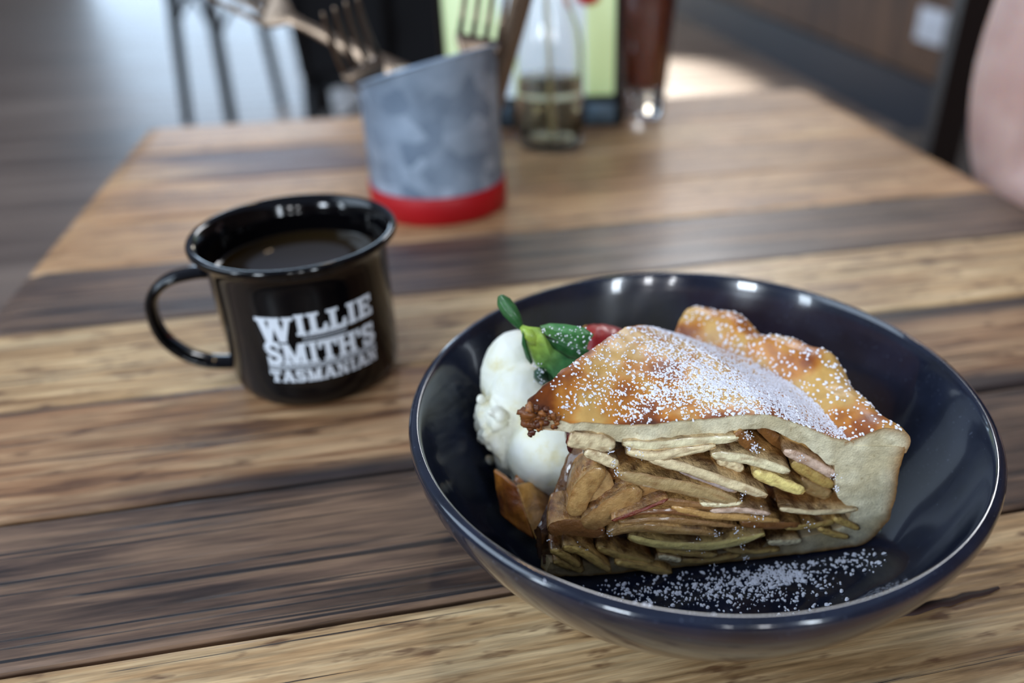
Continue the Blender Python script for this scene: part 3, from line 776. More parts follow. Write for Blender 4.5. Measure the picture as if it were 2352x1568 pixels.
while cnt < 2500:
    u = math.sqrt(SRND.random())*0.112; f = SRND.random()
    p, nr_ = surf_norm(lidA, u, min(f, 0.985))
    # photograph density: dense along the back and right, thin towards the tip and the near edge
    d = 0.20+0.80*min(1, max(0, (u-0.02)/0.060))**1.2
    d *= 0.25+0.75*min(1, max(0, (f-0.02)/0.22)) if u < 0.075 else 0.55+0.45*min(1, max(0, (f-0.02)/0.1))
    d *= 0.55+0.9*max(0, min(1, 0.5+1.3*noise.noise(p*75)))
    if u < 0.012: d *= 0.3
    d *= 1.0-0.72*max(0, min(1, (f-0.30)/0.30))
    d *= 1.0-0.45*max(0, min(1, 1-abs(u-0.055)/0.022))*max(0, 1-abs(f-0.12)/0.2)
    if SRND.random() > d*0.9: continue
    if nr_.z < 0: nr_ = -nr_
    fleck(mb, p, min(0.00085, 0.00022+abs(random.gauss(0, 0.00020))), nr_)
    if SRND.random() < 0.25: fleck(mb, p+Vector((random.uniform(-1,1), random.uniform(-1,1), 0))*0.0008, random.uniform(0.00025, 0.0005), nr_); cnt += 1
cnt = 0
while cnt < 620:
    s = SRND.random()*0.75; f = SRND.random()
    p, nr_ = surf_norm(rimA, s, min(f, 0.985))
    if nr_.z < 0: nr_ = -nr_
    if SRND.random() > 0.25+0.9*max(0, 0.4+noise.noise(p*80)): continue
    fleck(mb, p, random.uniform(0.0003, 0.0008), nr_); cnt += 1
# on the filling
e_ = Vector((math.cos(EA), math.sin(EA), 0))
for (px, py, n_, sp) in ((1712,990,26,10),(1728,1018,46,11),(1400,1022,10,8),(1404,1050,12,8),(1412,1070,12,7),(1442,1015,10,8),(1466,1030,8,8),(1910,1080,16,9),(1916,1110,14,9),
                         (1640,1210,10,9),(1690,1205,14,10),(1700,1240,8,8),(1708,1272,14,9),(1638,1290,10,8),(1395,1210,12,7),(1325,1245,8,8),(1345,1258,8,8),(1260,1225,6,6),(1700,1125,10,8),(1740,1180,14,22),(1600,1240,12,40),(1830,1040,8,9),(1850,1190,12,12)):
    for i in range(n_):
        r0, z = cut(px+SRND.gauss(0, sp*0.6), py+SRND.gauss(0, sp*0.6))
        fleck(mb, TIP+e_*r0+Vector((0,0,z))-N_PIE*0.0030, random.uniform(0.00012, 0.00034), (-N_PIE+Vector((0,0,0.6))).normalized())
sg = mb.build('icing_sugar', M_SUGAR, pie, False); sg['kind'] = 'stuff'
# sugar dust in the bowl
mb = MB(); cnt = 0
clumps = [(1740,1330,34,16,0.9),(1800,1322,30,12,1.0),(1660,1345,60,24,0.7),(1560,1350,60,22,0.45),(1880,1310,55,22,0.55),(1970,1290,35,14,0.35),(1420,1350,40,14,0.2),(1780,1370,70,16,0.4),(1700,1380,80,14,0.3),(1500,1365,60,16,0.25)]
while cnt < 1150:
    c = SRND.choices(clumps, weights=[q[4] for q in clumps])[0]
    px, py = SRND.gauss(c[0], c[2]), SRND.gauss(c[1], c[3])
    p = atz(px, py, 0.008)
    for _ in range(6): p = atz(px, py, bowl_z(p.x, p.y))
    r = math.hypot(p.x-BC.x, p.y-BC.y)
    if r > 0.0985: continue
    if (p-TIP).dot(N_PIE) > -0.002 and r < 0.1: continue
    dz = (bowl_z(BC.x+r+0.001, BC.y)-bowl_z(BC.x+r, BC.y))/0.001
    rd = Vector((p.x-BC.x, p.y-BC.y, 0)).normalized(); nn = (Vector((0,0,1))-rd*dz).normalized()
    fleck(mb, Vector((p.x, p.y, bowl_z(p.x, p.y)+0.0002)), abs(SRND.gauss(0, 0.00032))+0.00018, nn); cnt += 1
for (px, py) in ((1426,1386),(1447,1395),(1458,1387),(1479,1389),(1492,1391),(1516,1403),(1632,1416),(1640,1415),(1253,1333),(1192,1293)):
    p = atz(px, py, 0.0570)
    for _ in range(3): fleck(mb, p+Vector((random.uniform(-1,1),random.uniform(-1,1),0))*0.0003+Vector((0,0,0.0003)), 0.0005)
dust = mb.build('icing_sugar_dust', M_SUGAR, None, False, loc=(BC.x, BC.y, 0.006))
tag(dust, 'loose white icing sugar dusted on the bowl floor in front of the pie', 'sugar', kind='stuff')

# ------------------------------------------------------------------ ice cream
def remeshed(name, blobs, mat_, parent, loc, voxel=0.0012, smooth=6, amp=0.0, fr=60, label=None):
    mb = MB()
    for (c, r, sq) in blobs: blob(mb, c, r, sq, sub=(4 if r > 0.007 else 2), amp=0.03, fr=25)
    o = mb.build(name, mat_, parent, True, loc=loc) if parent is None else mb.build(name, mat_, parent, True)
    m = o.modifiers.new('r', 'REMESH'); m.mode = 'VOXEL'; m.voxel_size = voxel
    m2 = o.modifiers.new('s', 'SMOOTH'); m2.iterations = smooth; m2.factor = 0.7
    bpy.context.view_layer.update()
    dg = bpy.context.evaluated_depsgraph_get(); me = bpy.data.meshes.new_from_object(o.evaluated_get(dg))
    o.modifiers.clear(); o.data = me
    me.polygons.foreach_set('use_smooth', [True]*len(me.polygons))
    return o
A_ = at(1190,870,0.280); B_ = at(1285,1045,0.252)
blobs = [(A_, 0.0158, (0.98,1.0,1.42)), (at(1250,930,0.272), 0.0165, (1,0.9,1.25)), (at(1205,925,0.268), 0.0145, (1,0.9,1.3)), (at(1130,960,0.264), 0.008, (0.9,1,1.2)), (B_, 0.0190, (1.08,0.9,1.0)), (at(1175,985,0.266), 0.0125, (0.9,0.9,1.2)), (at(1235,1095,0.250), 0.0105, (1.0,0.8,1.2)),
         (at(1185,1040,0.258), 0.0100, (0.9,0.8,1.2)), (at(1340,1090,0.252), 0.012, (1,0.8,1)), (at(1290,1140,0.245), 0.008, (1.6,1.2,0.8)), (at(1290,960,0.264), 0.016, (1,0.9,1))]
rr = random.Random(11)
for i in range(70):
    px, py = rr.gauss(1132, 14), rr.gauss(975, 24)
    px = max(px, 1099+rr.random()*7)
    blobs.append((at(px, py, 0.259+rr.uniform(-.005,.005)), rr.uniform(0.0014, 0.0030), (1,1,1)))
for i in range(16):
    blobs.append((at(1118+i*7, 1000+i*8+rr.uniform(-5,5), 0.253), rr.uniform(0.0024, 0.0036), (1,1,1)))
cream = remeshed('ice_cream', blobs, M_CREAM, None, (-0.02, 0.262, 0.010), voxel=0.0007, smooth=5)
NRM = [v.normal.copy() for v in cream.data.vertices]; CO_ = [v.co.copy() for v in cream.data.vertices]
for i_, (q, vn) in enumerate(zip(CO_, NRM)):
    k = max(0, 1-abs(q.z-0.028)/0.02)*max(0, min(1, (-q.x-0.006)/0.012))
    CO_[i_] = q + vn*(0.0005*fbm(q*70)+0.0010*k*fbm(q*400))
cream.data.vertices.foreach_set('co', [x_ for q in CO_ for x_ in q])
tag(cream, 'scoop of white ice cream beside the pie under the strawberry', 'ice cream')

# pastry flake at the left foot of the pie
flake = thing('pastry_flake', 'orange brown glazed pastry flake below the ice cream left of the pie', 'pastry', at(1240,1240,0.218))
def flake_sheet(rows, name, colf, th=0.0022):
    m = len(rows[0]); n = len(rows); P = [[at(*p) for p in r] for r in rows]
    # refine bilinearly
    R = 9; V = []; C = []
    NI, NJ = (n-1)*R+1, (m-1)*R+1
    G_ = []
    for a in range(NI):
        row = []
        for b_ in range(NJ):
            i = min(a//R, n-2); j = min(b_//R, m-2); s = a/R-i; t = b_/R-j
            p = (P[i][j]*(1-s)+P[i+1][j]*s)*(1-t)+(P[i][j+1]*(1-s)+P[i+1][j+1]*s)*t
            p = p + Vector((0, -1, 0.3))*0.0011*fbm(p*130)
            row.append(p)
        G_.append(row)
    for lay in (0, 1):
        for row in G_:
            for p in row:
                V.append(p+Vector((0.2, 1, -0.3))*th*lay); C.append(colf(p)*(1 if lay == 0 else 0.7))
    q = NI*NJ; Fc = []
    for a in range(NI-1):
        for b_ in range(NJ-1):
            i0 = a*NJ+b_
            Fc.append((i0, i0+NJ, i0+NJ+1, i0+1)); Fc.append((q+i0, q+i0+1, q+i0+NJ+1, q+i0+NJ))
    for a in range(NI-1):
        for c in (0, NJ-1):
            i0 = a*NJ+c; f_ = (i0, i0+NJ, q+i0+NJ, q+i0); Fc.append(f_ if c else f_[::-1])
    for b_ in range(NJ-1):
        for r in (0, NI-1):
            i0 = r*NJ+b_; f_ = (i0, i0+1, q+i0+1, q+i0); Fc.append(f_[::-1] if r else f_)
    return obj(name, V, Fc, M_FLAKE, flake, True, cols=C)
fcol = lambda p: Vector((0.62,0.22,0.030)).lerp(Vector((0.20,0.055,0.012)), max(0, min(1, 0.5+fbm(p*90))))
fcol2 = lambda p: Vector((0.62,0.31,0.07)).lerp(Vector((0.16,0.05,0.014)), max(0, min(1, 0.45+1.1*fbm(p*70+Vector((3,3,3))))))
flake_sheet([[(1134,1080,.240),(1140,1135,.236),(1150,1180,.231)],[(1158,1096,.236),(1168,1150,.231),(1182,1208,.226)],[(1186,1118,.232),(1204,1170,.226),(1226,1238,.220)]], 'outer_layer', fcol)
flake_sheet([[(1186,1116,.232),(1204,1170,.226),(1232,1242,.219)],[(1225,1108,.238),(1240,1160,.228),(1256,1240,.219)],[(1262,1128,.240),(1278,1165,.230),(1285,1225,.220)],[(1312,1160,.236),(1314,1178,.230),(1316,1200,.224)]], 'inner_layer', fcol2)
flake_sheet([[(1178,1110,.240),(1186,1120,.238)],[(1192,1072,.244),(1206,1116,.238)],[(1220,1096,.246),(1236,1122,.240)]], 'curled_edge', fcol)

# ------------------------------------------------------------------ strawberry
sb = thing('strawberry', 'red strawberry with green leafy top lying between ice cream and pie', 'strawberry', at(1250,800,0.267))
c = at(1392, 818, 0.290); mb = MB()
V = []; Fc = []; n, m = 40, 36
ax = Vector((1.0, 0.10, -0.04)).normalized(); sd_ = Vector((0,0,1)); w2 = ax.cross(sd_).normalized(); sd_ = w2.cross(ax)
for i in range(n+1):
    s = i/n; L = 0.036*(s-0.42)
    rr_ = 0.0138*(math.sin(math.pi*min(1, s**0.62))**0.62 if 0 < s < 1 else 0)
    for j in range(m):
        a = 6.2832*j/m
        dm = 1-0.05*max(0, math.sin(a*9+i*1.4))*max(0, math.sin(i*1.1))
        V.append(c+ax*L+(sd_*math.cos(a)+w2*math.sin(a))*rr_*dm)
Fc = [(i*m+j, i*m+(j+1)%m, (i+1)*m+(j+1)%m, (i+1)*m+j) for i in range(n) for j in range(m)]
obj('berry', V, Fc, M_BERRY, sb)
mb = MB()
for i in range(90):
    s = 0.12+0.8*((i*0.618)%1); a = i*2.399; rr_ = 0.0138*(math.sin(math.pi*s**0.62)**0.62)
    blob(mb, c+ax*(0.036*(s-0.42))+(sd_*math.cos(a)+w2*math.sin(a))*rr_*0.99, 0.0006, sub=1, amp=0)
x = mb.build('seed', M_SEED, sb); x['kind'] = 'stuff'
GD = Vector((0.018,0.085,0.022)); GL = Vector((0.22,0.36,0.045)); GM = Vector((0.045,0.16,0.045)); GK = Vector((0.008,0.030,0.016))
def sepal(pts, widths, nrm, c0, c1, th=0.0011, cup=0.35):
    """pts: centre line as (px,py,Y); widths in px"""
    P = [at(*p) for p in pts]; L = spline([tuple(p) for p in P], 8); n = len(L)-1; K = 8
    nrm = Vector(nrm).normalized(); V = []; C = []
    for lay in (0, 1):
        for i, p in enumerate(L):
            s = i/n; k = s*(len(widths)-1); a = min(int(k), len(widths)-2); wd = (widths[a]*(1-(k-a))+widths[a+1]*(k-a))*0.000165*0.5
            t = (L[min(i+1, n)]-L[max(i-1, 0)]).normalized(); sd = t.cross(nrm).normalized()
            for j in range(K+1):
                q = 2*j/K-1
                v = p+sd*(wd*q)-nrm*(cup*wd*q*q)-nrm*(th*lay*(1-abs(q)*0.7))
                v += nrm*0.0005*(1-abs(q))*(-1 if abs(q) < 0.15 else 0.3)
                V.append(v); C.append(c0.lerp(c1, min(1, s*1.5))*(1.25 if j == K//2 else 1.0))
    q = (n+1)*(K+1); Fc = []
    for i in range(n):
        for j in range(K):
            a = i*(K+1)+j
            Fc.append((a, a+1, a+K+2, a+K+1)); Fc.append((q+a, q+a+K+1, q+a+K+2, q+a+1))
        for j in (0, K):
            a = i*(K+1)+j; f_ = (a, a+K+1, q+a+K+1, q+a); Fc.append(f_ if j == 0 else f_[::-1])
    for i in (0, n):
        for j in range(K):
            a = i*(K+1)+j; Fc.append((a, a+1, q+a+1, q+a) if i else (a, q+a, q+a+1, a+1))
    obj('sepal', V, Fc, M_LEAF, sb, True, cols=C)
TC = (0.0, -1.0, 0.5)
def leaf(outline, hub, Yf, c0, c1, bulge=0.0012, th=0.0007, fold=None):
    """flat pointed leaf: rings from a hub pixel out to its outline, slightly domed, with thickness"""
    n0 = len(outline); pts = []
    for i in range(n0):
        a, b_ = outline[i], outline[(i+1) % n0]
        for k in range(5): pts.append((a[0]+(b_[0]-a[0])*k/5, a[1]+(b_[1]-a[1])*k/5))
    n = len(pts); R_ = 7; V = []; C = []
    cxy = (sum(p[0] for p in outline)/n0, sum(p[1] for p in outline)/n0)
    for lay in (0, 1):
        V.append(at(cxy[0], cxy[1], Yf(*cxy)-bulge+th*lay)); C.append(c0.lerp(c1, min(1, math.hypot(cxy[0]-hub[0], cxy[1]-hub[1])/95)))
        for r in range(1, R_+1):
            f_ = r/R_
            for (x, y) in pts:
                px, py = cxy[0]+(x-cxy[0])*f_, cxy[1]+(y-cxy[1])*f_
                q = at(px, py, Yf(px, py)-bulge*(1-f_*f_)+th*lay*(1-f_**3)+0.0003*fbm(Vector((px*.05, py*.05, 2))))
                V.append(q); d_ = math.hypot(px-hub[0], py-hub[1])/95
                cc_ = c0.lerp(c1, min(1, d_)); cc_ = cc_*(1+0.35*fbm(Vector((px*.06, py*.06, 9))))
                C.append(cc_)
    m = 1+R_*n; Fc = []
    for lay, o_ in ((0, 0), (1, m)):
        for k in range(n):
            t3 = (o_, o_+1+k, o_+1+(k+1) % n); Fc.append(t3 if lay else t3[::-1])
            for r in range(R_-1):
                a = o_+1+r*n+k; b_ = o_+1+r*n+(k+1) % n; t4 = (a, a+n, b_+n, b_); Fc.append(t4 if lay else t4[::-1])
    for k in range(n):
        a = 1+(R_-1)*n+k; b_ = 1+(R_-1)*n+(k+1) % n; Fc.append((a, b_, m+b_, m+a))
    return obj('sepal', V, Fc, M_LEAF, sb, True, cols=C)
HUB = (1215, 775); YGR = Vector((0.34,0.46,0.05))
sepal([(1198,756,.2660),(1180,728,.266),(1160,700,.268),(1148,678,.270)], [10,28,38,34,10], TC, GD, GM*0.8, cup=0.6)
leaf([(1240,748),(1262,742),(1300,744),(1342,752),(1364,768),(1352,786),(1346,806),(1318,796),(1282,782),(1252,768)], (1190,770), lambda x, y: .2655-.00003*(x-1240), YGR*0.3+GM*0.7, GM*1.25, bulge=0.0022)
leaf([(1256,776),(1310,790),(1346,800),(1374,816),(1362,826),(1340,834),(1300,818),(1262,800)], (1180,770), lambda x, y: .2660-.00002*(x-1240), GM, GD*1.1)
leaf([(1198,748),(1240,752),(1252,772),(1270,800),(1304,822),(1342,828),(1328,846),(1318,872),(1296,880),(1272,872),(1250,846),(1232,840),(1222,822),(1212,792)], HUB, lambda x, y: .2640-.00002*(y-780), YGR, Vector((0.06,0.21,0.07)), bulge=0.0016)
leaf([(1238,842),(1226,852),(1226,868),(1236,880),(1252,888),(1262,880),(1258,862),(1250,846)], (1238,840), lambda x, y: .2610, GK*2.2, GK, bulge=0.0024)
leaf([(1200,758),(1210,786),(1224,830),(1220,838),(1208,822),(1198,790)], (1200,750), lambda x, y: .2630, GD*1.2, GD, bulge=0.0016)
leaf([(1252,850),(1266,858),(1284,886),(1272,892),(1260,880)], (1240,830), lambda x, y: .2622, GD*0.8, GD*0.5, bulge=0.001)
mb = MB(); mb.tube([at(1198,750,.2662), at(1212,764,.2645), at(1236,784,.2665)], [0.0010,0.0026,0.0036], 14)
o = mb.build('stem', M_LEAF, sb)
a = o.data.color_attributes.new('Col', 'FLOAT_COLOR', 'POINT'); a.data.foreach_set('color', [x for v in o.data.vertices for x in (0.30,0.42,0.06,1)])
mb = MB()
for i in range(75):
    px, py = SRND.uniform(1245, 1362), SRND.uniform(748, 815)
    if py > 770+ (px-1240)*0.45 : continue
    Yv = .2815+0.0*px; fleck(mb, at(px, py, 0.2612-0.00003*(px-1240)), random.uniform(0.0002, 0.0004), Vector((0,-0.8,0.6)).normalized())
for i in range(22):
    px, py = SRND.uniform(1225, 1250), SRND.uniform(832, 880); fleck(mb, at(px, py, 0.2572), random.uniform(0.0002, 0.0004), Vector((0,-0.9,0.4)).normalized())
x = mb.build('icing_sugar', M_SUGAR, sb, False); x['kind'] = 'stuff'

# ------------------------------------------------------------------ mug
MC = Vector((-0.1369, 0.3643, 0))
mug = thing('enamel_mug', 'black enamel camping mug with white lettering left of the bowl', 'mug', MC)
out = [(0.0, 0.0012), (0.030, 0.0012), (0.0335, 0.0003), (0.0365, 0.0004), (0.0395, 0.0022), (0.0412, 0.0060), (0.0419, 0.0110), (0.0422, 0.03), (0.0424, 0.05), (0.0428, 0.066),
       (0.0440, 0.0712), (0.0462, 0.0742), (0.0482, 0.0752), (0.0491, 0.0768), (0.0484, 0.0785), (0.0468, 0.0788), (0.0450, 0.0776), (0.0432, 0.0748), (0.0420, 0.0710), (0.0416, 0.066), (0.0413, 0.03), (0.0400, 0.006), (0.034, 0.0030), (0.0, 0.0030)]
V, Fc = lathe([tuple(v[:2]) for v in spline([(r, z, 0) for r, z in out], 3)], MC, 128)
body = obj('body', V, Fc, M_MUG, mug)
mb = MB(); n = 96
V = [MC+Vector((0,0,0.0605))]+[MC+Vector((0.04145*math.cos(6.2832*j/n), 0.04145*math.sin(6.2832*j/n), 0.0605)) for j in range(n)]+[MC+Vector((0.0406*math.cos(6.2832*j/n), 0.0406*math.sin(6.2832*j/n), 0.0600)) for j in range(n)]
mb.add([V[0]-Vector((0,0,.0006))]+V[1:], [(0, 1+n+j, 1+n+(j+1)%n) for j in range(n)]+[(1+n+j, 1+j, 1+(j+1)%n, 1+n+(j+1)%n) for j in range(n)])
tea = mb.build('drink', M_TEA, mug, label='dark amber drink')
ha = math.radians(192); hd = Vector((math.cos(ha), math.sin(ha), 0)); hs = Vector((-hd.y, hd.x, 0))
hp = [(0.0415, 0.0605), (0.050, 0.0605), (0.062, 0.0580), (0.0705, 0.0510), (0.0735, 0.0410), (0.0720, 0.0280), (0.0650, 0.0175), (0.0540, 0.0105), (0.0405, 0.0085)]
path = spline([tuple(MC+hd*r+Vector((0,0,z))) for r, z in hp], 6)
mb = MB(); mb.tube(path, 0.0060, 20, flat=0.46, side=hs); mb.build('handle', M_MUG, mug)
# slab-serif lettering, strokes on a unit box
def gl_rect(x0, y0, x1, y1): return [(x0,y0),(x1,y0),(x1,y1),(x0,y1)]
def diag(xb, xt, w, y0=0, y1=1): return [(xb-w/2,y0),(xb+w/2,y0),(xt+w/2,y1),(xt-w/2,y1)]
S_, ST = 0.20, 0.14
GLY = {
 'I': (0.50, [gl_rect(.12,0,.88,ST), gl_rect(.12,1-ST,.88,1), gl_rect(.27,0,.73,1)]),
 'L': (0.78, [gl_rect(.02,0,.98,ST+.03), gl_rect(.02,1-ST,.62,1), gl_rect(.16,0,.46,1), [(.70,0),(.98,0),(.98,.42),(.84,.42)]]),
 'E': (0.78, [gl_rect(.02,0,.95,ST+.03), gl_rect(.02,1-ST-.03,.95,1), gl_rect(.14,0,.44,1), gl_rect(.4,.42,.74,.58), gl_rect(.80,0,.96,.34), gl_rect(.80,.66,.96,1), gl_rect(.64,.34,.76,.66)]),
 'T': (0.86, [gl_rect(.22,0,.78,ST), gl_rect(.0,1-ST-.04,1,1), gl_rect(.35,0,.65,1), gl_rect(0,.62,.15,1), gl_rect(.85,.62,1,1)]),
 'H': (0.96, [gl_rect(.0,0,.45,ST), gl_rect(.55,0,1,ST), gl_rect(0,1-ST,.45,1), gl_rect(.55,1-ST,1,1), gl_rect(.10,0,.36,1), gl_rect(.64,0,.90,1), gl_rect(.3,.42,.7,.58)]),
 'M': (1.15, [gl_rect(0,0,.34,ST), gl_rect(.64,0,1,ST), gl_rect(0,1-ST,.3,1), gl_rect(.7,1-ST,1,1), gl_rect(.09,0,.25,1), gl_rect(.72,0,.92,1), diag(.5,.22,.2), diag(.5,.78,.2)]),
 'N': (1.0, [gl_rect(0,0,.40,ST), gl_rect(.6,1-ST,1,1), gl_rect(0,1-ST,.34,1), gl_rect(.12,0,.28,1), gl_rect(.72,0,.88,1), diag(.76,.24,.26)]),
 'A': (0.98, [gl_rect(-.02,0,.36,ST), gl_rect(.58,0,1.02,ST), diag(.16,.46,.20), diag(.82,.54,.28), gl_rect(.3,.26,.72,.40)]),
 'W': (1.50, [gl_rect(0,1-ST,.32,1), gl_rect(.34,1-ST,.66,1), gl_rect(.72,1-ST,1,1), diag(.30,.14,.20), diag(.30,.47,.14), diag(.66,.50,.20), diag(.66,.87,.14)]),
 'S': (0.80, None), "'": (0.28, [gl_rect(.2,.62,.8,1)]),
}
def s_polys():
    pts = []
    cen = []
    for i in range(25):
        t = i/24
        if t < 0.5: a = math.radians(30+ (t/0.5)*240); x, y = .5+.33*math.cos(a), .73+.20*math.sin(a)
        else: a = math.radians(90-((t-0.5)/0.5)*240); x, y = .5+.35*math.cos(a), .29+.21*math.sin(a)
        cen.append((x, y))
    out_ = []
    for i in range(24):
        (x0,y0),(x1,y1) = cen[i], cen[i+1]; 
        dx, dy = x1-x0, y1-y0; l = math.hypot(dx, dy)+1e-9; nx_, ny_ = -dy/l, dx/l
        w = 0.10+0.06*math.sin(math.pi*(i/24)); wx = w*1.15
        out_.append([(x0-nx_*wx,y0-ny_*w*0.8),(x1-nx_*wx-(-dx)*0.3,y1-ny_*w*0.8),(x1+nx_*wx,y1+ny_*w*0.8),(x0+nx_*wx,y0+ny_*w*0.8)])
    out_ += [gl_rect(.74,.66,.92,1), gl_rect(.08,0,.26,.36)]
    return out_
GLY['S'] = (0.80, s_polys())
RM = 0.0425
def mugpt(th, z, lift=0.00022):
    a = math.radians(th); rz = interp([(0.006,.0412),(0.011,.0419),(0.03,.0422),(0.05,.0424),(0.066,.0428)], z)
    return MC+Vector((math.cos(a)*(rz+lift), math.sin(a)*(rz+lift), z))
def poly_patch(mb, poly, x0, w, z0, h, th0, dth):
    # subdivide the quad so that it bends with the mug
    (a, b_, c_, d_) = poly; NX = 5; V = []
    for i in range(NX+1):
        s = i/NX
        lo = (a[0]+(b_[0]-a[0])*s, a[1]+(b_[1]-a[1])*s); hi = (d_[0]+(c_[0]-d_[0])*s, d_[1]+(c_[1]-d_[1])*s)
        for lift in (0.00022, 0.00002):
            for q in (lo, hi): V.append(mugpt(th0+dth*(x0+q[0]*w), z0+q[1]*h, lift))
    Fc = []
    for i in range(NX):
        k = i*4; Fc += [(k, k+4, k+5, k+1), (k+2, k, k+4, k+6), (k+1, k+3, k+7, k+5)]
    Fc += [(0,1,3,2), (NX*4, NX*4+2, NX*4+3, NX*4+1)]
    mb.add(V, Fc)
def text_row(word, z0, z1, th0, th1, heights=None, name='lettering', gap=0.06):
    tot = sum(GLY[ch][0] for ch in word)+gap*(len(word)-1); x = 0; mb = MB()
    for i, ch in enumerate(word):
        w, polys = GLY[ch]; zz0, zz1 = z0, z1
        if heights and i in heights: zz0, zz1 = heights[i]
        for p in polys: poly_patch(mb, p, x/tot, w/tot, zz0, zz1-zz0, th0, th1-th0)
        x += w+gap
    return mb
lt = text_row('WILLIE', 0.0430, 0.0540, -104.5, -27.5, {0: (0.0400, 0.0530)}, gap=0.0)
m2 = text_row("SMITH'S", 0.0276, 0.0388, -102.5, -28.5, {0: (0.0274, 0.0400)}, gap=0.0); lt.add(m2.V, m2.F)
m3 = text_row('TASMANIAN', 0.0176, 0.0242, -102.5, -29.0, gap=0.05); lt.add(m3.V, m3.F)
def band(mb, z0, z1, t0, t1):
    N = 40; V = []
    for i in range(N+1):
        t = t0+(t1-t0)*i/N; V += [mugpt(t, z0), mugpt(t, z1), mugpt(t, z0, 0), mugpt(t, z1, 0)]
    Fc = []
    for i in range(N): k = i*4; Fc += [(k, k+4, k+5, k+1), (k+2, k, k+4, k+6), (k+1, k+3, k+7, k+5)]
    mb.add(V, Fc)
band(lt, 0.0264, 0.0269, -102, -29); band(lt, 0.0252, 0.0257, -102, -29)
band(lt, 0.0398, 0.0402, -77, -49); band(lt, 0.0420, 0.0424, -77, -49)
lt.build('lettering', M_PRINT, mug, False, label='white printed lettering')

# ------------------------------------------------------------------ cutlery tin
TCN = Vector((-0.1073, 0.6058, 0)); TR = 0.0519
tin = thing('cutlery_tin', 'slanted galvanised steel cutlery tin with a red band at its foot', 'tin', TCN)
def tintop(a, r=TR): return 0.1024+0.273*r*math.cos(a)-0.205*r*math.sin(a)
V = []; seg = 96; rows = [0.0, 0.15, 0.35, 0.6, 0.85, 0.975, 1.0]
for j in range(seg):
    a = 6.28318*j/seg; ct, st = math.cos(a), math.sin(a)
    for s in rows:
        r = TR-0.0006+ (0.0012 if s > 0.97 else 0) - 0.0012*s
        V.append(TCN+Vector((r*ct, r*st, 0.001+(tintop(a)-0.001)*s)))
    for s in rows[::-1]:
        r = TR-0.0018-0.0012*s
        V.append(TCN+Vector((r*ct, r*st, 0.002+(tintop(a)-0.002)*s)))
    V.append(TCN+Vector((0, 0, 0.002))+Vector((ct, st, 0))*0.0005)
n = len(rows)*2+1
Fc = [(j*n+i, ((j+1)%seg)*n+i, ((j+1)%seg)*n+i+1, j*n+i+1) for j in range(seg) for i in range(n-1)]
obj('tin_body', V, Fc, M_GALV, tin)
V, Fc = lathe([(TR-0.0002, 0.0), (TR+0.0007, 0.0006), (TR+0.0008, 0.0205), (TR+0.0001, 0.0213), (TR-0.0008, 0.0205)], TCN, 96)
obj('base_band', V, Fc, M_RED, tin, label='red band')
mb = MB()
path = [TCN+Vector(((TR+0.0005)*math.cos(6.28318*j/96), (TR+0.0005)*math.sin(6.28318*j/96), tintop(6.28318*j/96))) for j in range(97)]
mb.tube(path, 0.0013, 8, side=(0,0,1)); mb.build('rolled_rim', M_GALV, tin)

def ribbon(mb, pts, widths, th, nrm):
    P = [Vector(p) for p in pts]; n = len(P)-1; V = []; nrm = Vector(nrm)
    for i, p in enumerate(P):
        t = (P[min(i+1, n)]-P[max(i-1, 0)]).normalized(); sd = t.cross(nrm).normalized(); nn = sd.cross(t).normalized(); w = widths[i]/2
        for (a, b_) in ((-1,-.4),(-.8,-1),(.8,-1),(1,-.4),(1,.4),(.8,1),(-.8,1),(-1,.4)): V.append(p+sd*(a*w)+nn*(b_*th/2))
    Fc = [(i*8+j, i*8+(j+1)%8, (i+1)*8+(j+1)%8, (i+1)*8+j) for i in range(n) for j in range(8)]
    Fc += [tuple(range(8))[::-1], tuple(n*8+j for j in range(8))]; mb.add(V, Fc)
def fork(foot, head, nrm, label, group=None, k_=1.0, cutoff=0.0):
    """fork standing handle-down: foot and head in table coordinates"""
    foot, head, nrm = Vector(foot), Vector(head), Vector(nrm).normalized(); d = (head-foot).normalized()
    nrm = (nrm-d*d.dot(nrm)).normalized(); sd = d.cross(nrm)
    t = thing('fork', label, 'fork', foot)
    if group: t['group'] = group
    L = 0.190
    prof = [(0,.012,0),(.01,.017,0),(.05,.013,0),(.09,.008,0.001),(.115,.0062,0.003),(.126,.008,0.004),(.134,.018,0.003),(.143,.0245,0.0),(.148,.025,-.001)]
    prof = [(max(0.0, p[0]-cutoff),)+p[1:] for p in prof if p[0]-cutoff > -0.03]
    pts = [foot+d*s+nrm*o_ for s, w, o_ in prof]; mb = MB(); ribbon(mb, pts, [p[1]*k_ for p in prof], 0.0022, nrm); mb.build('handle', M_STEEL, t)
    for k in range(4):
        x = (k-1.5)*0.0068*k_; mb = MB()
        pr = [(q_-cutoff, o_) for q_, o_ in [(.146,-.0008),(.160,-.0022),(.175,-.001),(.186,.002),(.192,.004)]]
        ribbon(mb, [foot+d*s+nrm*o_+sd*x for s, o_ in pr], [.0046,.0042,.0038,.0030,.0014], 0.0018, nrm); mb.build('tine', M_STEEL, t)
    return t
def aim(pxa, pxb, L):
    """foot so that the fork runs through point b (head base) with direction a->b"""
    a, b_ = at(*pxa), at(*pxb); d = (b_-a).normalized(); f_ = b_-d*L; cutoff = 0.0
    if f_.z < 0.006:
        q = (b_.z-0.006)/d.z; cutoff = L-q; f_ = b_-d*q
    return f_, b_, cutoff
f1 = aim((905,330,.60), (832,150,.585), 0.148); fork(f1[0], f1[1], (0.5,-0.8,0.3), 'steel fork leaning left out of the cutlery tin, tines up', k_=1.3, cutoff=f1[2])
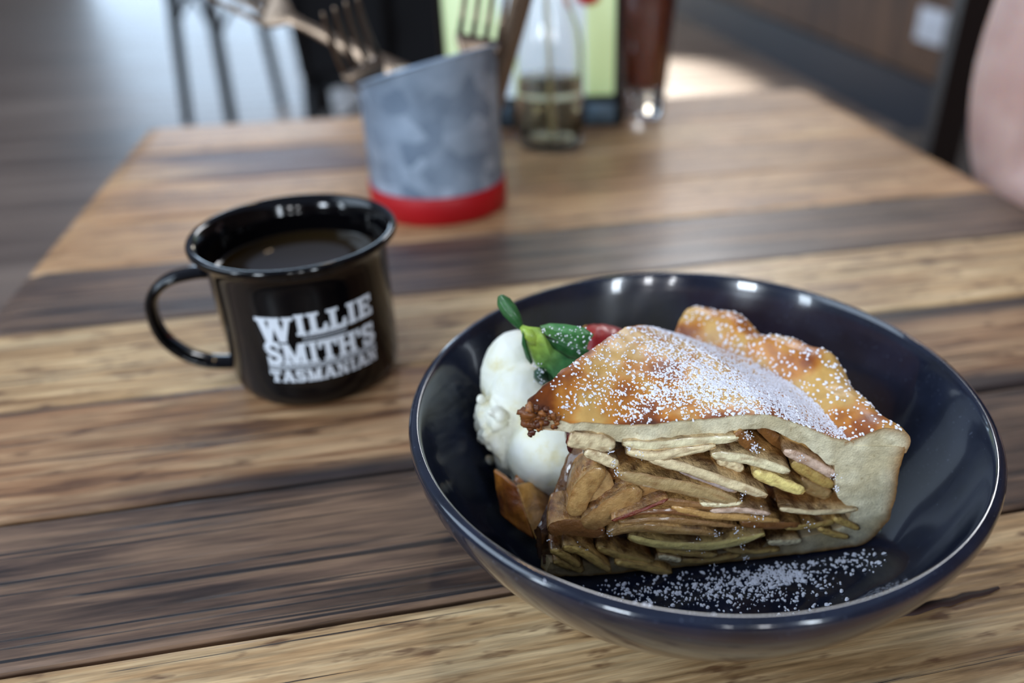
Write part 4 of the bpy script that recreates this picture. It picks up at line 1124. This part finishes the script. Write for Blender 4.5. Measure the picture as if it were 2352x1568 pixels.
f2 = aim((920,170,.640), (610,14,.660), 0.148); fork(f2[0], f2[1], (0.1,-1,0.35), 'steel fork lowest on the left side of the tin, tines pointing out of view', k_=1.25, cutoff=f2[2])
f3 = aim((1066,330,.590), (1098,112,.600), 0.140); fork(f3[0], f3[1], (0.15,-1,0.1), 'upright steel fork at the right side of the cutlery tin', k_=1.35, cutoff=f3[2])
kn = thing('table_knife', 'steel knife leaning right out of the cutlery tin', 'knife', at(1080,330,.62))
mb = MB(); a_, b2 = at(1118,300,.625), at(1192,20,.628); dd = (b2-a_).normalized()
ribbon(mb, [a_+dd*s for s in (0,.02,.06,.10,.115)], [.010,.014,.015,.016,.015], 0.0045, (0.2,-1,0.2)); mb.build('handle', M_STEEL, kn)
mb = MB(); ribbon(mb, [a_+dd*s for s in (.115,.14,.18,.205,.215)], [.013,.018,.019,.012,.003], 0.0016, (0.2,-1,0.2)); mb.build('blade', M_STEEL, kn)
# a folded paper napkin in the tin
M_NAP = mat('beige_napkin', rgb(205,185,160), 0.9)
nk = thing('napkin', 'beige paper napkin tucked in the cutlery tin behind its edge', 'napkin', at(940,200,.63))
p = at(938,158,.63); mb = MB(); ribbon(mb, [p+Vector((0,0,-.06)), p+Vector((0,0,-.02)), p+Vector((0.001,0,0.001))], [.03,.028,.022], 0.006, (0.1,-1,0)); mb.build('folded_sheet', M_NAP, nk)

# ------------------------------------------------------------------ bottle, menu stand, glass
bc = Vector((-0.0235, 0.752, 0))
bt = thing('glass_bottle', 'clear glass bottle standing right of the cutlery tin', 'bottle', bc)
bo = [(0.0,0.004),(0.020,0.0035),(0.0275,0.0008),(0.030,0.0015),(0.0315,0.006),(0.0315,0.05),(0.0310,0.088),(0.0285,0.103),(0.0200,0.124),(0.0140,0.142),(0.0125,0.160),(0.0125,0.196),(0.0145,0.198),(0.0145,0.206),(0.0115,0.207),(0.0100,0.205),(0.0100,0.160),(0.0115,0.143),(0.0175,0.124),(0.0260,0.103),(0.0285,0.088),(0.0290,0.05),(0.0288,0.012),(0.024,0.008),(0.0,0.010)]
V, Fc = lathe(bo, bc, 64); obj('glass', V, Fc, M_GLASS, bt)
V, Fc = lathe([(0,0.0105),(0.0235,0.0085),(0.0283,0.0125),(0.0285,0.05),(0.0284,0.062),(0.0,0.062)], bc, 48); obj('oil', V, Fc, M_OIL, bt)
mb = MB(); mb.tube([bc+Vector((0.002,0,0.012)), bc+Vector((0.0,0.002,0.09)), bc+Vector((-0.003,0,0.21))], 0.0022, 10); mb.build('pour_tube', mat('pale_straw_plastic', rgb(214,206,170), 0.5), bt)
mb = MB(); mb.tube([bc+Vector((0,0,0.204)), bc+Vector((0,0,0.212))], 0.0125, 20); mb.build('cap', M_STEEL, bt)

mbase = atz(1290, 292, 0.0)
st = thing('menu_stand', 'black stand holding a pale green and white display behind the glass bottle', 'menu stand', mbase+Vector((0,0.01,0)))
YM = mbase.y+0.022
def rounded(mb, x0, x1, z0, z1, r, y0, y1):
    pts = []
    for (cx, cz, a0) in ((x0+r, z0+r, 180), (x1-r, z0+r, 270), (x1-r, z1-r, 0), (x0+r, z1-r, 90)):
        for k in range(7): a = math.radians(a0+15*k); pts.append((cx+r*math.cos(a), cz+r*math.sin(a)))
    n = len(pts); V = [(x, y0, z) for x, z in pts]+[(x, y1, z) for x, z in pts]
    V = [Vector((x, y+(x-(-0.01))*0.10, z)) for x, y, z in V]
    mb.add(V, [tuple(range(n)), tuple(range(n, 2*n))[::-1]]+[(j, n+j, n+(j+1)%n, (j+1)%n) for j in range(n)])
xl, xr = at(1020, 100, YM).x, at(1418, 150, YM).x
zb = at(1300, 236, YM).z
xm = at(1150, 100, YM).x; xg = at(1345, 150, YM).x
mb = MB(); r_ = 0.010; pts = []
for (cx_, cz_, a0_) in ((xl+r_, zb-0.004+r_, 180), (xr-r_, zb-0.004+r_, 270), (xr-r_, 0.27-r_, 0), (xl+r_, 0.27-r_, 90)):
    for k in range(5): a_ = math.radians(a0_+22.5*k); pts.append(Vector((cx_+r_*math.cos(a_), 0, cz_+r_*math.sin(a_))))
pts.append(pts[0].copy())
for p_ in pts: p_.y = YM-0.001+(p_.x+0.01)*0.10
mb.tube(pts, 0.0032, 8, side=(0,1,0)); mb.build('frame', M_BLACK, st)
mb = MB(); rounded(mb, xl, xr-0.001, zb, 0.265, 0.010, YM-0.0015, YM-0.0002); mb.build('card', M_CARDG, st, label='added-glow pale green display')
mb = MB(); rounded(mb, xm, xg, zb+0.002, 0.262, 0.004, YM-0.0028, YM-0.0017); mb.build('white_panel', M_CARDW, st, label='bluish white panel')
pz = at(1350, 2, YM); mb = MB()
V = [Vector((pz.x+0.012*math.cos(6.283*k/20), YM-0.004+(pz.x+0.01)*0.10, pz.z+0.004+0.008*math.sin(6.283*k/20))) for k in range(20)]
mb.add(V+[v+Vector((0,0.001,0)) for v in V], [tuple(range(20))]+[(k, 20+k, 20+(k+1)%20, (k+1)%20) for k in range(20)]); mb.build('red_mark', M_REDPRINT, st)
mb = MB(); rounded(mb, at(1148,290,mbase.y).x, at(1432,290,mbase.y).x, 0.0003, 0.026, 0.003, mbase.y, mbase.y+0.045); mb.build('base', M_BLACK, st)
for (x0, x1) in ((1162,1178),(1345,1412)):
    mb = MB(); rounded(mb, at(x0,290,mbase.y).x, at(x1,290,mbase.y).x, 0.003, 0.023, 0.002, mbase.y-0.003, mbase.y+0.001); mb.build('base_panel', M_GREYBLOCK, st)

gc = atz(1474, 262, 0.0)
gls = thing('drink_glass', 'tall glass of red-brown iced drink at the far edge of the table', 'glass', gc)
go = [(0.0,0.002),(0.019,0.001),(0.0215,0.0008),(0.0225,0.003),(0.0240,0.03),(0.0275,0.08),(0.0330,0.15),(0.0338,0.152),(0.0325,0.1525),(0.0312,0.15),(0.0258,0.08),(0.0222,0.034),(0.020,0.028),(0.0,0.027)]
V, Fc = lathe(go, gc, 64); obj('tumbler', V, Fc, M_GLASS, gls)
V, Fc = lathe([(0,0.0275),(0.0197,0.0285),(0.0219,0.0345),(0.0255,0.08),(0.0300,0.135),(0.0,0.135)], gc, 48); obj('drink', V, Fc, M_COLA, gls)
for i, (dx, dy, z, r) in enumerate(((-0.008,-0.012,0.075,0.30),(0.007,-0.014,0.100,0.8),(-0.006,-0.016,0.122,0.1))):
    mb = MB(); s = 0.0085; mb.box((gc.x+dx-s, gc.y+dy-s, z-s), (gc.x+dx+s, gc.y+dy+s, z+s), rot=r, piv=(gc.x+dx, gc.y+dy))
    o = mb.build('ice_cube', M_ICE, gls, False); md = o.modifiers.new('b', 'BEVEL'); md.width = 0.002; md.segments = 2

# ------------------------------------------------------------------ chairs in the background
def fl(px, py): return atz(px, py, -0.75)
def chair(root_xy, rot, label, seat_w=0.40, mat_=M_BLACK, back=True, seatm=None, brace=True, H=0.45):
    t = thing('cafe_chair', label, 'chair', (root_xy[0], root_xy[1], -0.75), rotz=rot)
    h = seat_w/2
    def loc_tube(nm, pts, r, m=mat_, flat=1.0):
        mb = MB(); mb.tube(pts, r, 12, flat=flat); obj(nm, mb.V, mb.F, m, t, True, local=True)
    for sx in (-1, 1):
        for sy in (-1, 1):
            loc_tube('leg', [(sx*(h+0.02), sy*(h+0.02), 0.0), (sx*(h-0.03), sy*(h-0.03), H)], [0.022, 0.026])
    mb = MB(); 
    n = 40; V = []
    for z, s in ((H-0.01, 0.98), (H-0.005, 1.0), (H+0.018, 1.0), (H+0.024, 0.97)):
        for j in range(n):
            a = 6.2832*j/n; c_, s_ = math.cos(a), math.sin(a); k = (abs(c_)**4+abs(s_)**4)**-0.25
            V.append((h*k*c_*s, h*k*s_*s, z))
    Fc = [(q*n+j, q*n+(j+1)%n, (q+1)*n+(j+1)%n, (q+1)*n+j) for q in range(3) for j in range(n)]+[tuple(range(n))[::-1], tuple(3*n+j for j in range(n))]
    obj('seat', V, Fc, seatm or mat_, t, True, local=True)
    if brace:
        for (a, b_) in (((-1,-1),(1,-1)), ((-1,1),(1,1)), ((-1,-1),(-1,1)), ((1,-1),(1,1))):
            pts = [((a[0]+(b_[0]-a[0])*s)*h*0.93, (a[1]+(b_[1]-a[1])*s)*h*0.93, H-0.04-0.14*abs(2*s-1)**2) for s in [i/10 for i in range(11)]]
            loc_tube('brace', pts, 0.009)
    if back:
        pts = [(-h+0.02, h-0.02, 0.45), (-h+0.01, h+0.02, 0.66), (-h+0.05, h+0.05, 0.84), (0, h+0.07, 0.88), (h-0.05, h+0.05, 0.84), (h-0.01, h+0.02, 0.66), (h-0.02, h-0.02, 0.45)]
        loc_tube('back_frame', spline(pts, 6), 0.013)
        loc_tube('back_slat', [(0, h-0.02, 0.46), (0, h+0.03, 0.66), (0, h+0.07, 0.87)], 0.022, flat=0.3)
    return t
# placed by where their legs meet the table's far edge in view
p = at(552, 60, 3.5)
chair((p.x, 3.5), 0.80, 'black metal chair with thin splayed legs beyond the far left table corner', back=False, H=0.575)
p = at(880, 100, 2.55)
c2 = chair((p.x, 2.55), math.pi+0.30, 'black padded chair behind the cutlery tin with its back to the table', seat_w=0.50, seatm=M_BLACKCLOTH)
mb = MB(); mb.box((-0.25, 0.20, 0.47), (0.25, 0.245, 0.90)); o = obj('back_pad', mb.V, mb.F, M_BLACKCLOTH, c2, False, local=True)
md = o.modifiers.new('b', 'BEVEL'); md.width = 0.02; md.segments = 3

# dark wooden chair beside the seated person
ct = thing('wooden_chair', 'dark brown wooden chair beyond the right table edge behind the arm', 'chair', (0.80, 1.35, -0.75))
cx0, cy0 = at(2168, 150, 1.30).x, 1.30
mb = MB(); mb.box((cx0, cy0-0.018, -0.7495), (cx0+0.050, cy0+0.018, 0.30)); mb.build('back_post', M_DARKWOOD, ct, False)
mb = MB(); mb.box((cx0+0.40, cy0-0.018, -0.7495), (cx0+0.436, cy0+0.018, 0.30)); mb.build('back_post', M_DARKWOOD, ct, False)
for zc in (0.08, 0.18, 0.27):
    mb = MB(); mb.box((cx0+0.0365, cy0-0.010, zc-0.025), (cx0+0.3995, cy0+0.010, zc+0.025)); mb.build('back_rail', M_DARKWOOD, ct, False)
mb = MB(); mb.box((cx0-0.01, cy0+0.0185, -0.31), (cx0+0.445, cy0+0.46, -0.285)); mb.build('seat', M_DARKWOOD, ct, False)
for x in (cx0, cx0+0.40):
    mb = MB(); mb.box((x, cy0+0.41, -0.7495), (x+0.035, cy0+0.445, -0.3105)); mb.build('leg', M_DARKWOOD, ct, False)

# ------------------------------------------------------------------ the person at the right edge (only the bare arm is in view)
pr = thing('person', 'person at the right edge of the photo showing a bare bent arm', 'person', (0.60, 0.78, -0.75))
def skinned(name, nodes, edges, m, parent, sub=2):
    me = bpy.data.meshes.new(name); off = Vector(parent.location)-Vector((0,0,Z0))
    me.from_pydata([Vector(n_[:3])-off for n_ in nodes], edges, []); me.materials.append(m)
    o = bpy.data.objects.new(name, me); link(o, parent)
    md = o.modifiers.new('skin', 'SKIN'); md.use_smooth_shade = True
    sv = me.skin_vertices[0].data
    for i, n_ in enumerate(nodes): sv[i].radius = (n_[3], n_[4] if len(n_) > 4 else n_[3])
    sv[0].use_root = True
    s = o.modifiers.new('sub', 'SUBSURF'); s.levels = sub; s.render_levels = sub
    return o
EL = (0.418, 0.745, -0.035)
nodes = [(0.66,0.80,-0.20,.13,.10),(0.66,0.80,-0.02,.12,.095),(0.655,0.80,0.16,.13,.10),(0.65,0.80,0.28,.10,.08),(0.65,0.80,0.34,.05),(0.645,0.80,0.40,.05),
         (0.63,0.80,0.50,.085,.08),(0.63,0.80,0.56,.075),
         (0.52,0.78,0.26,.062),(0.445,0.765,0.20,.060),(0.415,0.750,0.10,.056),(0.408,0.745,0.03,.050),EL+(.043,),(0.475,0.665,-0.030,.046),(0.53,0.58,-0.04,.037),(0.56,0.54,-0.035,.028),(0.585,0.50,-0.035,.030),
         (0.79,0.82,0.26,.055),(0.84,0.82,0.12,.048),(0.85,0.80,0.0,.044),(0.78,0.72,-0.10,.038),(0.72,0.64,-0.12,.030),
         (0.60,0.80,-0.26,.10),(0.48,0.86,-0.27,.085),(0.40,0.90,-0.28,.07),(0.385,0.92,-0.50,.055),(0.38,0.94,-0.70,.04),
         (0.66,0.66,-0.27,.085),(0.56,0.60,-0.275,.07),(0.545,0.60,-0.50,.055),(0.54,0.60,-0.70,.04)]
edges = [(0,1),(1,2),(2,3),(3,4),(4,5),(5,6),(6,7),(3,8),(8,9),(9,10),(10,11),(11,12),(12,13),(13,14),(14,15),(15,16),(3,17),(17,18),(18,19),(19,20),(20,21),(0,22),(22,23),(23,24),(24,25),(25,26),(0,27),(27,28),(28,29),(29,30)]
bench = thing('bench_seat', 'wooden bench the person at the right edge sits on', 'bench', (0.66, 0.76, -0.75))
mb = MB(); mb.box((0.50, 0.52, -0.445), (0.86, 1.02, -0.405)); mb.build('seat', M_DARKWOOD, bench, False)
for x in (0.52, 0.80):
    for y in (0.54, 0.96):
        mb = MB(); mb.box((x, y, -0.7495), (x+0.04, y+0.04, -0.4455)); mb.build('leg', M_DARKWOOD, bench, False)
skinned('body', nodes, edges, M_SKIN, pr)
for i, (dx, dy, L) in enumerate(((-0.016,-0.004,.055),(-0.006,-0.010,.065),(0.005,-0.010,.062),(0.015,-0.006,.050))):
    b0_ = Vector((0.585+dx, 0.50+dy, -0.035)); d0 = Vector((0.45,-0.85,-0.1)).normalized()
    skinned('finger', [tuple(b0_)+(.010,), tuple(b0_+d0*L*0.5)+(.009,), tuple(b0_+d0*L+Vector((0,0,-0.010)))+(.0075,)], [(0,1),(1,2)], M_SKIN, pr, 1)
sh = [(0.66,0.80,-0.22,.145,.115),(0.66,0.80,-0.02,.135,.11),(0.655,0.80,0.16,.145,.115),(0.65,0.80,0.27,.115,.095),(0.53,0.782,0.262,.078),(0.475,0.770,0.235,.080),(0.78,0.82,0.262,.075),(0.82,0.82,0.20,.076)]
skinned('shirt', sh, [(0,1),(1,2),(2,3),(3,4),(4,5),(3,6),(6,7)], M_BLACKCLOTH, pr)
tr_ = [(0.66,0.79,-0.27,.135,.115),(0.60,0.80,-0.265,.115),(0.48,0.86,-0.275,.098),(0.395,0.90,-0.285,.082),(0.385,0.92,-0.50,.068),(0.38,0.94,-0.68,.060),(0.66,0.66,-0.272,.10),(0.555,0.60,-0.28,.082),(0.545,0.60,-0.50,.068),(0.54,0.60,-0.68,.060)]
skinned('trousers', tr_, [(0,1),(1,2),(2,3),(3,4),(4,5),(0,6),(6,7),(7,8),(8,9)], M_BLACKCLOTH, pr)
mb = MB(); blob(mb, (0.637,0.80,0.545), 0.098, (0.92,0.85,0.85), sub=3, amp=0.06, fr=20); mb.build('hair', mat('dark_brown_hair', rgb(40,28,20), 0.7), pr)
